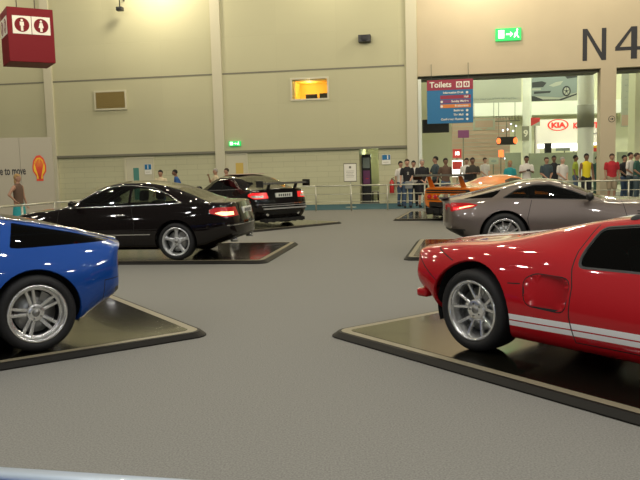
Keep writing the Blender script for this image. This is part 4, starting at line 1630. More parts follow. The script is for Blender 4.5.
for sg in (-1, 1):
    f = B.cut(rpoly([(sg * .50, .76), (sg * .52, .84), (sg * .80, .85), (sg * .80, .73), (sg * .65, .73)], .02), 'x', lambda c: c.x < -.72)
    f += [x for x in B.cut(rpoly([(-.84, .72), (-.50, .775), (-.40, .825), (-.55, .855), (-.84, .86)], .02), 'y', lambda c: c.y * sg > .66 and c.x < -.3) if x not in f]
    B.part(f, 'tail_lamp'); B.paint(f, 'lamp_flash_dim')
    kk = [k for k, v in B.names.items() if v == 'tail_lamp'][0]
    g = [x for x in B.cut(rpoly([(-.80, .745), (-.55, .785), (-.44, .815), (-.55, .825), (-.80, .79)], .01), 'y', lambda c: c.y * sg > .66 and c.x < -.3) if x[B.pl] == kk]
    B.paint(g, 'lamp_flash_red')
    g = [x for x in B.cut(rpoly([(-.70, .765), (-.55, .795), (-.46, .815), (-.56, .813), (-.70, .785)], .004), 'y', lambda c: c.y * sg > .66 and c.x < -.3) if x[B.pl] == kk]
    B.paint(g, 'lamp_flash_glint')  # flash streak coloured into the lens
B.line([(.42, .88), (.35, .60), (.42, .24), (1.75, .22), (1.85, .5), (1.78, .84)], .008, 'gap', 'y', lambda c: abs(c.y) > .5)
for k in range(4):
    f = B.cut([(1.98 + k * .0, .70 - k * .035), (2.30, .70 - k * .035), (2.30, .685 - k * .035), (1.98, .685 - k * .035)], 'y', lambda c: abs(c.y) > .6); B.paint(f, 'gap')
f = B.cut([(-.98, .44), (.98, .44), (.8, .30), (-.8, .30)], 'x', lambda c: c.x < -.62); B.paint(f, 'black_trim')
dr = [(.43, .25), (.36, .60), (.42, .86), (1.77, .83), (1.84, .5), (1.74, .23)]
f = [x for x in B.cut(dr, 'y', lambda c: abs(c.y) > .6 and c.z < .90) if x[B.pl] == 0]
B.part(f, 'door')
B.emit(car, {'side_window': .006})
liners(car, 2.70, .388, WR + .005, .90)
wheels(car, 2.70, .80, WR, .29, .250, 'ten', 'rim_bright', .04)
underbody(car, .45, 2.2, .78, .14)
bm = bmesh.new(); prism(bm, [(-1.02, .915), (-.86, .93), (-.86, .945), (-1.04, .945)], 'y', -.62, .62); obj('tail_spoiler', bm, 'grey_paint', car)
for sg in (-1, 1):
    seat(car, .88, sg * .37, .22)
    mirror_part(car, 1.28, .80, .90, 'black_trim', sg)
cs = ground(403, 260.8)
display_plate(cs, rad(-12), 5.8, 3.0, 'glossy dark display plate under the grey grand tourer')

# ------------------------------------------------------------------ 6. orange car
A_or = math.atan2(.62, .78)
c_or = ground(446, 219.5, PH)
o_ = Vector((c_or.x, c_or.y, PH)) + Vector((math.cos(A_or), math.sin(A_or), 0)) * .85
car = thing('winged_supercar', 'bright orange supercar with a black rear wing behind the grey car', 'car', o_, A_or)
C = dict(
    zb=[(-.88, .32), (-.4, .18), (0, .14), (2.7, .14), (3.1, .16), (3.5, .22)],
    zt=[(-.88, .86), (-.6, .88), (-.2, .89), (.2, .92), (.6, 1.0), (1.0, 1.10), (1.4, 1.13), (1.7, 1.10), (2.1, .93), (2.5, .78), (3.0, .68), (3.5, .45)],
    yw=[(-.88, .90), (0, .93), (1.2, .90), (2.7, .92), (3.1, .85), (3.5, .6)],
    zw=[(-.88, .60), (0, .55), (2, .46), (2.7, .5), (3.5, .35)],
    ysh=[(-.88, .82), (0, .85), (1.2, .80), (2.7, .8), (3.5, .4)],
    zsh=[(-.88, .80), (0, .82), (1.2, .74), (2, .72), (2.7, .76), (3.5, .40)],
    yr=[(-.88, .6), (0, .52), (.6, .44), (1.4, .42), (2.1, .46), (3.5, .3)],
    zr=[(-.88, .85), (0, .87), (.6, .95), (1.0, 1.04), (1.4, 1.07), (1.7, 1.04), (2.1, .88), (2.5, .77), (3.5, .44)],
)
B = Body(C, -.88, 3.5, (.14, .4, None), (.5, .8, None), step=.06)
B.paint([], 'orange_paint')
arches(B, 2.72, .385, .35)
up = lambda c: c.z > .76 and abs(c.y) > .3
f = B.cut(rpoly([(.75, .82), (.95, .98), (1.3, 1.04), (1.65, 1.01), (2.15, .78)], .04), 'y', up); B.part(f, 'side_window'); B.paint(f, 'glass_dark')
f = B.cut([(1.72, .38), (2.4, .5), (2.4, -.5), (1.72, -.38)], 'z', lambda c: c.z > .74); B.part(f, 'windscreen'); B.paint(f, 'glass_dark')
# open mesh tail with orange slats
f = B.cut(rpoly([(-.78, .69), (.78, .69), (.76, .79), (-.76, .79)], .02), 'x', lambda c: c.x < -.6); B.paint(f, 'black_trim')
f = B.cut([(-.62, .25), (.62, .25), (.62, .46), (-.62, .46)], 'x', lambda c: c.x < -.6); B.paint(f, 'black_trim')
B.line([(-.25, .61), (.25, .61)], .04, 'black_trim', 'x', lambda c: c.x < -.6)
B.line([(-.7, .515), (.7, .515)], .02, 'black_trim', 'x', lambda c: c.x < -.6)
B.emit(car, {})
liners(car, 2.72, .385, .35, .90)
wheels(car, 2.72, .79, .345, .29, .240, 'six', 'rim_silver', .05)
bm = bmesh.new()
prism(bm, [(-.98 + a, 1.15 + b) for a, b in [(-.2, .0), (-.1, .05), (.08, .05), (.2, .01), (.05, -.01), (-.1, -.01)]], 'y', -.88, .88)
obj('rear_wing', bm, 'black_trim', car)
for sg in (-1, 1):
    bm = bbox_bm(-1.15, -.80, min(sg * .88, sg * .90), max(sg * .88, sg * .90), 1.05, 1.2, bev=.006); obj('end_plate', bm, 'black_trim', car)
    bm = bmesh.new(); prism(bm, [(-.86, .83), (-.66, .83), (-.86, 1.15), (-.98, 1.15)], 'y', sg * .55 - .012, sg * .55 + .012); obj('wing_strut', bm, 'orange_paint', car)
    for yy in (.34, .56):
        bm = bmesh.new(); lathe(bm, [(-.04, .0), (-.04, .055), (.01, .06)], 20, 'x'); o = obj('tail_lamp', bm, 'lamp_flash_dim', car); o.location = (-.88, sg * yy, .60)
bm = bmesh.new()
for z in (.74,): box(bm, -.90, -.875, -.70, .70, z - .006, z + .006)
obj('tail_slats', bm, 'orange_paint', car)
bm = bmesh.new(); box(bm, -.98, -.5, -.6, .6, .16, .30)
for k in range(6): box(bm, -1.0, -.7, -.55 + k * .22 - .006, -.55 + k * .22 + .006, .12, .3)
obj('rear_diffuser', bm, 'black_trim', car)
co = ground(392.5, 221.0)
display_plate(co, rad(-14), 6.2, 3.3, 'glossy dark display plate under the orange supercar', h=.045)

# ------------------------------------------------------------------ hall beyond the openings
HY = 58.0
bm = bmesh.new(); box(bm, -4, 40, 34, 75, -.2, .0); struct(obj('floor_annex', bm, 'hall_floor'))
bm = bmesh.new(); box(bm, -6, 45, 32, HY + .5, 11.6, 11.8); struct(obj('ceiling_annex', bm, 'hall_wall'))
bm = bmesh.new(); box(bm, -6, 45, HY, HY + .5, 0, 12); struct(obj('wall_annex', bm, 'hall_wall'))
zb0 = at_y(500, 117, HY - .6).z; zb1 = at_y(500, 104, HY - .6).z
bm = bmesh.new(); box(bm, 0, 40, HY - 2.0, HY - .02, zb0, zb1); struct(obj('trim_annex_beam', bm, 'jamb_white'))


def ybox(name, label, cat, px0, py0, px1, py1, Y, m, thick=.1, stand=False):
    a = at_y(px0, py1, Y); b = at_y(px1, py0, Y)
    t = thing(name, label, cat, ((a.x + b.x) / 2, Y, 0 if stand else (a.z + b.z) / 2))
    w = (b.x - a.x) / 2
    if stand: bm = bbox_bm(-w, w, 0, thick, 0, b.z, bev=.01)
    else: bm = bbox_bm(-w, w, 0, thick, (a.z - b.z) / 2, (b.z - a.z) / 2, bev=.01)
    o = obj('panel', bm, m, t)
    return t, w, (b.z if stand else (b.z - a.z) / 2)


# round columns
def post_under(t, z_off, y=.1):
    bm = bmesh.new()
    tube(bm, (0, y, -t.location.z), (0, y, z_off), .04, 8)
    obj('support_post', bm, 'ledge', t)


def hang(t, w, h, y=.03, top=11.59):
    for sg in (-1, 1):
        bm = bmesh.new()
        tube(bm, (sg * w * .9, y, h), (sg * w * .9, y, top - t.location.z), .015, 6)
        obj('suspension_wire', bm, 'ledge', t)


def column(px, py, Y, r, label, band=None):
    P = at_y(px, py, Y)
    t = thing('round_column', label, 'column', (P.x, Y, 0))
    bm = bmesh.new(); lathe(bm, [(0, r), (11, r)], 32, 'z'); obj('shaft', bm, 'jamb_white', t)
    bm = bmesh.new(); lathe(bm, [(0, 0), (0, r + .06), (.15, r + .06), (.18, r)], 32, 'z'); obj('base_ring', bm, 'band_grey', t)
    if band:
        z0, z1 = at_y(px, band[1], Y).z, at_y(px, band[0], Y).z
        bm = bmesh.new(); lathe(bm, [(z0, r), (z0, r + .02), (z1, r + .02), (z1, r)], 32, 'z'); obj('grey_band', bm, 'band_grey', t)
    return t


column(527, 130, 50, .29, 'slim round white column behind the pale green partition')
column(585.5, 130, 36, .37, 'thick round white column with a grey band, behind the visitors', (105, 127.5))
# sign on slim column
t, w, h = ybox('column_sign', 'small grey sign with a white 9 fixed to the slim white column', 'sign', 522.2, 126, 529.2, 140.8, 49.6, 'band_grey', .08)
text('digit', '9', h * 1.25, 'sign_white', t, (0, -.01, -h * .42), (rad(90), 0, 0), .004, 'CENTER', .02)

def strokes(parent, x0, x1, z, hgt, m, y=-.01, seed=1):
    rr = random.Random(seed)
    bm = bmesh.new()
    x = x0
    while x < x1:
        wd_ = rr.uniform(.35, .75) * hgt
        k_ = rr.random()
        if k_ < .18: x += wd_; continue
        lw = hgt * .14
        box(bm, x, x + lw, y - .004, y, z, z + hgt * rr.choice((.65, .65, 1)))
        box(bm, x, x + wd_, y - .004, y, z + (hgt * .5 if k_ < .6 else 0), z + (hgt * .5 if k_ < .6 else 0) + lw)
        if k_ > .4: box(bm, x + wd_ - lw, x + wd_, y - .004, y, z, z + hgt * .6)
        x += wd_ + hgt * .18
    obj('lettering', bm, m, parent)


# hanging banner, pale, with faint lettering
t, w, h = ybox('hanging_banner', 'wide pale banner with faint grey lettering behind the direction sign', 'banner', 463, 74, 521.5, 103.5, 46, 'banner_pale', .05)
strokes(t, -w * .75, w * .8, h * .66, h * .34, 'banner_grey', seed=3)
strokes(t, -w * .95, w * .8, -h * .78, h * .17, 'banner_grey', seed=5)
# banner with a silver car print
t, w, h = ybox('car_banner', 'banner printed with the front of a silver saloon car', 'banner', 531.5, 72, 577.5, 101.5, 46, 'banner_pale', .05)
bm = bmesh.new()
def BP(pts, y, mi): prism(bm, [(a * w, b * h) for a, b in pts], 'y', y - .006, y, mi)
BP([(-1, -.55), (-.5, -.88), (.2, -.9), (.55, -.72), (.98, -.5), (.98, -.60), (.3, -.98), (-1, -.98)], -.004, 1)
BP([(-1, 0), (-1, .55), (-.8, .9), (-.2, .98), (.98, .98), (.98, -.45), (.72, -.52), (.3, -.78), (-.2, -.70), (-1, -.62)], -.010, 0)
BP([(-.98, -.02), (-.98, .35), (-.55, .42), (-.35, .3), (-.5, .0)], -.016, 1)
BP([(-.25, .10), (.05, .32), (.38, .40), (.25, .12), (-.05, .0)], -.016, 2)
BP([(-.9, -.48), (-.2, -.42), (-.15, -.28), (-.9, -.30)], -.016, 1)
BP([(-.98, -.22), (-.60, -.20), (-.60, -.08), (-.98, -.08)], -.018, 2)
for rr, mi, yy in ((.30, 1, -.018), (.21, 2, -.024), (.08, 1, -.030)):
    BP([(.52 + rr * .62 * math.cos(2 * PI * i / 20), -.33 + rr * 1.25 * math.sin(2 * PI * i / 20)) for i in range(20)], yy, mi)
for k in range(5):
    a = k * 2 * PI / 5 + .3
    BP([(.52, -.33), (.52 + .12 * math.cos(a - .12), -.33 + .25 * math.sin(a - .12)), (.52 + .12 * math.cos(a + .12), -.33 + .25 * math.sin(a + .12))], -.028, 1)
BP([(.3, .98), (.55, .55), (.98, .62), (.98, .98)], -.016, 1)
obj('car_print', bm, ['car_print', 'print_dark', 'banner_pale'], t)
# vertical hanging banner at the right
t, w, h = ybox('vertical_banner', 'narrow tall grey and pink banner hanging at the far right', 'banner', 621, 73, 633, 127, 40, 'banner_pale', .05)
bm = bmesh.new(); box(bm, -w * .9, w * .9, -.008, 0, -h * .95, -h * .55); obj('pink_field', bm, 'stand_pink', t)
for q_ in range(6): strokes(t, -w * .4, w * .35, h * (.75 - q_ * .22), h * .06, 'banner_grey', seed=20 + q_)

# toilets direction sign
ty = at_y(450, 100, 30.5)
P0 = W0 + WN * 0.28
def pn(px, py): return plane_pt(px, py, P0, WN)
a, b = pn(427.3, 124), pn(473, 78.5)
t = thing('direction_sign', 'hanging blue and red direction sign reading Toilets in the wide opening', 'sign', ((a.x + b.x) / 2, (a.y + b.y) / 2, (a.z + b.z) / 2), WANG)
w = ((b - a).dot(WU)) / 2; h = (b.z - a.z) / 2
bm = bbox_bm(-w, w, 0, .08, -h, h, bev=.01); obj('panel', bm, 'sign_blue', t)
bm = bmesh.new(); box(bm, -w, w, -.008, 0, h * .53, h); obj('header', bm, 'sign_maroon', t)
text('lettering', 'Toilets', h * .36, 'sign_white', t, (-w * .88, -.018, h * .66), (rad(90), 0, 0), .004, 'LEFT', .006, sx=1.0)
for cx in (.40, .72):
    bm = bmesh.new()
    s_ = w * .13
    box(bm, cx * w - s_, cx * w + s_, -.016, -.008, h * .76 - s_, h * .76 + s_, 0)
    prism(bm, [(cx * w + s_ * .7 * math.cos(k * PI / 8), h * .76 + s_ * .7 * math.sin(k * PI / 8)) for k in range(16)], 'y', -.020, -.016, 1)
    box(bm, cx * w - s_ * .14, cx * w + s_ * .14, -.024, -.020, h * .76 - s_ * .5, h * .76 + s_ * .5, 0)
    obj('pictogram', bm, ['sign_white', 'sign_maroon'], t)
rows = [(.36, None, 'Information Desk', .0), (.16, 'sign_maroon', 'Hall', .0), (-.04, 'sign_purple', 'Sunday Market', .0), (-.25, 'sign_orange', 'Restaurants', .0), (-.46, None, 'Business', 0), (-.66, None, 'The Mall', 0), (-.86, None, 'Conference Rooms', 0)]
for z, m_, s, _ in rows:
    if m_:
        bm = bmesh.new(); box(bm, -w * .42, w * .9, -.008, 0, (z - .045) * h, (z + .12) * h); obj('colour_strip', bm, m_, t)
    text('lettering', s, h * .13, 'sign_white', t, (w * .80 if m_ else w * .58, -.014, z * h), (rad(90), 0, 0), .003, 'RIGHT', .003)
    bm = bmesh.new(); sx0 = -w * .36 if m_ in ('sign_purple', 'sign_orange') else w * .74
    if m_ != 'sign_maroon':
        prism(bm, [(sx0 + w * .055 * math.cos(k * PI / 5), (z + .03) * h + w * .055 * math.sin(k * PI / 5)) for k in range(10)], 'y', -.014, -.008); obj('symbol', bm, 'sign_white', t)
    else: bm.free()
bm = bmesh.new()
for sg in (-.8, .8): tube(bm, (sg * w, .04, h), (sg * w, .04, h + .6), .012); tube(bm, (sg * w, .04, h + .6), (sg * w, .30, h + .6), .012)
obj('suspension_rod', bm, 'ledge', t)
# dark hanging box behind the sign
t, w, h = ybox('hanging_display', 'dark hanging display box below and behind the direction sign', 'display', 423, 119, 449, 133, 34, 'black_trim', .25)
bm = bmesh.new(); box(bm, -w * .9, w * .9, -.01, 0, -h * .8, h * .8); obj('screen', bm, 'ink', t)
bm = bmesh.new(); tube(bm, (0, .12, h), (0, .12, h + 4), .02); obj('suspension_rod', bm, 'ledge', t)
# partition to left of the opening inside (cream)
bm = bmesh.new(); a = at_y(419, 150, 36); b = at_y(452, 150, 36)
box(bm, a.x - 3, b.x, 36, 36.3, 0, 8); struct(obj('wall_annex_left', bm, 'hall_wall'))

# --- stands in the annex
t, w, h = ybox('exhibition_stand', 'brownish exhibition stand wall with horizontal slats in the annex', 'exhibition stand', 452, 117, 510, 165, 52, 'stand_pink', .3, True)
bm = bmesh.new()
for k in range(14): box(bm, -w * .98, w * .98, -.02, 0, .9 + k * .28, .93 + k * .28)
obj('slats', bm, 'banner_pale', t)
t, w, h = ybox('hanging_poster', 'pale poster with a brown picture hanging over the brown stand', 'poster', 473, 118.5, 495, 130.5, 50, 'banner_pale', .05)
bm = bmesh.new(); box(bm, -w * .8, w * .8, -.01, 0, -h * .5, h * .7); prism(bm, [(-w * .4, -h * .6), (w * .4, -h * .6), (0, -h * 1.0)], 'y', -.01, 0); obj('picture', bm, 'stand_pink', t)
t, w, h = ybox('message_display', 'black message display with orange lit ends above the brown stand', 'display', 498, 136.5, 516, 145, 48, 'black_trim', .2)
for sg in (-1, 1):
    bm = bmesh.new(); prism(bm, [(sg * w * .92 + w * .22 * math.cos(k * PI / 8), h * .75 * math.sin(k * PI / 8)) for k in range(16)], 'y', -.03, 0); obj('lit_end', bm, 'led_orange', t)
bm = bmesh.new(); tube(bm, (0, .1, h), (0, .1, h + 1.2), .03); obj('suspension_rod', bm, 'ledge', t)
t, w, h = ybox('red_sign', 'small upright lit red sign beside the pale green partition', 'sign', 499, 150, 503.5, 157, 47, 'led_orange', .1)
t, w, h = ybox('red_board', 'small red board beside a white poster at the left of the stand', 'panel', 453, 149, 461.5, 158, 46, 'stand_red', .1)
text('lettering', 'KI', h * 1.1, 'fascia_glow', t, (0, -.01, -h * .35), (rad(90), 0, 0), .004, 'CENTER', .01)
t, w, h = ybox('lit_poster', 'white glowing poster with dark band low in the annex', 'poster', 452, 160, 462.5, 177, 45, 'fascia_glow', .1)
bm = bmesh.new(); box(bm, -w * .9, w * .9, -.01, 0, -h * .1, h * .85); obj('picture', bm, 'stand_red', t)
t, w, h = ybox('small_poster', 'dark blue small poster hanging left of the brown stand', 'poster', 458, 130, 469, 138, 47, 'sign_purple', .05)
t, w, h = ybox('green_partition', 'pale green partition panel left of the slim column', 'partition', 505.5, 152.5, 521, 170, 44, 'partition_green', .1, True)
t, w, h = ybox('oval_poster', 'white board with a dark oval emblem in the annex', 'poster', 489, 157.5, 498.5, 164.5, 45, 'banner_pale', .05)
bm = bmesh.new(); prism(bm, [(w * .6 * math.cos(k * PI / 10), h * .45 * math.sin(k * PI / 10)) for k in range(20)], 'y', -.01, 0); obj('oval', bm, 'banner_grey', t)
for i, (px, py) in enumerate(((511, 124), (507.5, 129.5), (516, 126), (505, 158.5), (503, 130.5), (513, 131))):
    P = at_y(px, py, 49)
    t = thing('stage_spotlight', 'small lit white spotlight on the truss between poster and column', 'spotlight', P, 0, 'lit spotlights on the annex truss')
    bm = bmesh.new(); ellipsoid(bm, (0, 0, 0), (.055, .055, .055)); obj('lens', bm, 'light_stuff', t)
    bm = bmesh.new(); lathe(bm, [(0, .065), (.18, .06), (.18, 0)], 16, 'y'); obj('housing', bm, 'black_trim', t)
a, b = at_y(496, 121, 49.4), at_y(520, 121, 49.4)
t = thing('lighting_truss', 'grey lighting truss carrying spotlights in front of the annex beam', 'truss', (a.x, 49.4, a.z))
bm = bmesh.new(); L = b.x - a.x
for (yy, zz) in ((0, 0), (.3, 0), (.15, .3)): tube(bm, (0, yy, zz), (L, yy, zz), .03, 8)
n = 8
for k in range(n):
    tube(bm, (L * k / n, 0, 0), (L * (k + .5) / n, .15, .3), .015, 6); tube(bm, (L * (k + .5) / n, .15, .3), (L * (k + 1) / n, .3, 0), .015, 6)
obj('truss_frame', bm, 'ledge', t)

# red-lettered showroom stand
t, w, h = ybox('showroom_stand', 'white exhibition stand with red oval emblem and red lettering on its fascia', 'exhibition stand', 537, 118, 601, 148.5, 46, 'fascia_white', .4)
zk = at_y(557, 125.3, 46).z - at_y(569, 133.2, 46).z
kx = at_y(558, 125, 46).x - (at_y(537, 125, 46).x + at_y(601, 125, 46).x) / 2
ow, oh = at_y(568.6, 125, 46).x - at_y(558, 125, 46).x, .355
ztx = at_y(558, 125, 46).z - t.location.z
bm = bmesh.new()
N = 40
for s0, mi, yy in ((1, 0, -.02), (.84, 1, -.026)):
    prism(bm, [(kx + ow * s0 * math.cos(2 * PI * i / N), ztx + oh * (s0 if s0 == 1 else .86) * math.sin(2 * PI * i / N)) for i in range(N)], 'y', yy, yy + .02, mi)
obj('oval_emblem', bm, ['letter_red', 'fascia_white'], t)
text('emblem_letters', 'KIA', .42, 'letter_red', t, (kx, -.035, ztx - .15), (rad(90), 0, 0), .006, 'CENTER', .025, sx=1.3)
text('fascia_letters', 'KIA MOTORS', .46, 'letter_red', t, (at_y(573, 129, 46).x - t.location.x, -.02, ztx - .22), (rad(90), 0, 0), .02, 'LEFT', .02, sx=.82)
strokes(t, at_y(591, 129, 46).x - t.location.x, at_y(598, 129, 46).x - t.location.x, ztx - .62, .12, 'ink', y=-.02, seed=9)
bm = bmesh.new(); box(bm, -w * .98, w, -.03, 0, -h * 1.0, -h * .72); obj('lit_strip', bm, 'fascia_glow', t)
bm = bmesh.new(); 
for x in (-w, w - .2): box(bm, x, x + .2, .05, .35, -t.location.z, -h)
obj('support', bm, 'fascia_white', t)
t, w, h = ybox('black_tower', 'black upright screen tower under the white exhibition stand', 'screen', 545, 143, 551.5, 157, 45.5, 'black_trim', .15, True)
t, w, h = ybox('round_lamp', 'round glowing lamp in front of the stand poster', 'lamp', 570.5, 144, 578, 151, 45, 'fascia_glow', .05)
t, w, h = ybox('stand_poster', 'grey printed poster wall beneath the white fascia', 'poster', 556, 143, 574, 151, 47, 'banner_grey', .05)
t, w, h = ybox('red_product_sign', 'yellow topped red sign between the thick column and the pillar', 'sign', 593, 145, 601, 152, 45, 'stand_red', .1)
bm = bmesh.new(); box(bm, -w, w, -.01, 0, h * .2, h); obj('yellow_field', bm, 'pecten_yellow', t)
t, w, h = ybox('red_flag', 'red and green flag like poster left of the white stand fascia', 'poster', 531, 117.5, 540, 126, 45, 'stand_red', .05)
bm = bmesh.new(); prism(bm, [(-w, -h), (w, -h), (w, h * .1)], 'y', -.01, 0); obj('green_corner', bm, 'banner_pale', t)
t, w, h = ybox('long_partition', 'low grey green partition behind the visitors under the white stand', 'partition', 529, 151.5, 600, 175, 43, 'partition_green', .1, True)
t, w, h = ybox('side_partition', 'grey green low partition right of the pillar behind the visitors', 'partition', 617, 151.5, 634, 175, 43, 'partition_green', .1, True)
# right-hand wide column beyond the opening
for nm in ('red_flag', 'small_poster', 'stand_poster', 'round_lamp', 'red_board', 'oval_poster', 'lit_poster', 'red_sign', 'red_product_sign'):
    post_under(bpy.data.objects[nm], 0)
for nm in ('hanging_banner', 'car_banner', 'vertical_banner', 'message_display', 'hanging_poster'):
    o_h = bpy.data.objects[nm]
    d_ = [c for c in o_h.children if c.name.startswith('panel')][0].data
    hang(o_h, max(v.co.x for v in d_.vertices), max(v.co.z for v in d_.vertices))
t, w, h = ybox('wide_column', 'broad pale green square column at the right edge', 'column', 634, 66, 655, 180, 36, 'hall_wall', .8, True)
# pillar roundel
u, z = wp(611.7, 119)
t = wthing('roundel_sign', 'small round arrow sign on the pillar between the openings', 'sign', u, z, 0)
bm = bmesh.new()
prism(bm, [(.12 * math.cos(k * PI / 12), .12 * math.sin(k * PI / 12)) for k in range(24)], 'y', -.012, 0, 1)
prism(bm, [(.10 * math.cos(k * PI / 12), .10 * math.sin(k * PI / 12)) for k in range(24)], 'y', -.016, -.012, 0)
prism(bm, [(-.07, -.012), (.0, -.012), (.0, -.05), (.07, 0), (.0, .05), (.0, .012), (-.07, .012)], 'y', -.02, -.016, 1)
obj('disc', bm, ['lintel', 'ink'], t)

# ------------------------------------------------------------------ people
def skin_mat(name, c): return mat(name, c, .55)


for nm, c in (('skin_light', (.55, .32, .22)), ('skin_tan', (.40, .22, .14)), ('skin_brown', (.20, .10, .06)), ('skin_dark', (.085, .045, .03)),
              ('hair_black', (.012, .010, .009)), ('hair_brown', (.05, .03, .018)), ('hair_grey', (.35, .32, .28)), ('hair_blond', (.35, .22, .09)),
              ('cloth_black', (.015, .015, .018)), ('cloth_white', (.70, .66, .60)), ('cloth_cream', (.62, .52, .34)), ('cloth_red', (.45, .02, .03)),
              ('cloth_yellow', (.75, .60, .02)), ('cloth_teal', (.02, .28, .30)), ('cloth_navy', (.02, .05, .16)), ('cloth_blue', (.03, .10, .30)),
              ('cloth_jeans', (.06, .10, .17)), ('cloth_brown', (.12, .07, .045)), ('cloth_khaki', (.36, .28, .18)), ('cloth_slate', (.05, .075, .085)),
              ('cloth_grey', (.22, .23, .23)), ('cloth_green', (.03, .09, .07)), ('cloth_orange', (.40, .16, .07)), ('cloth_maroon', (.12, .02, .03)),
              ('cloth_lime', (.35, .42, .05)), ('cloth_dusk', (.045, .04, .03)), ('shoe_dark', (.02, .018, .015)), ('shoe_white', (.6, .6, .58)), ('eye_dark', (.01, .01, .01)), ('lip', (.28, .10, .08))):
    mat(nm, c, .55 if 'skin' in nm else .85)


def etube(bm, rings, n=18):
    """rings: (centre, rx, ry) stacked; capped"""
    V = []
    for c, rx, ry in rings:
        V.append([bm.verts.new((c[0] + rx * math.cos(2 * PI * i / n), c[1] + ry * math.sin(2 * PI * i / n), c[2])) for i in range(n)])
    for A, B_ in zip(V[:-1], V[1:]):
        for i in range(n): bm.faces.new((A[i], A[(i + 1) % n], B_[(i + 1) % n], B_[i]))
    bm.faces.new(V[0][::-1]); bm.faces.new(V[-1])


def limb(bm, pts, rs):
    for p, q, a, b in zip(pts[:-1], pts[1:], rs[:-1], rs[1:]):
        tube(bm, p, q, a, 14, b)
    for p, r in zip(pts, rs): ellipsoid(bm, Vector(p), (r, r, r), u=12, v=8)


def remesh(o, vox, sm=6):
    m = o.modifiers.new('r', 'REMESH'); m.mode = 'VOXEL'; m.voxel_size = vox; m.use_smooth_shade = True
    s = o.modifiers.new('s', 'SMOOTH'); s.iterations = sm; s.factor = .5
    return apply_mods(o)


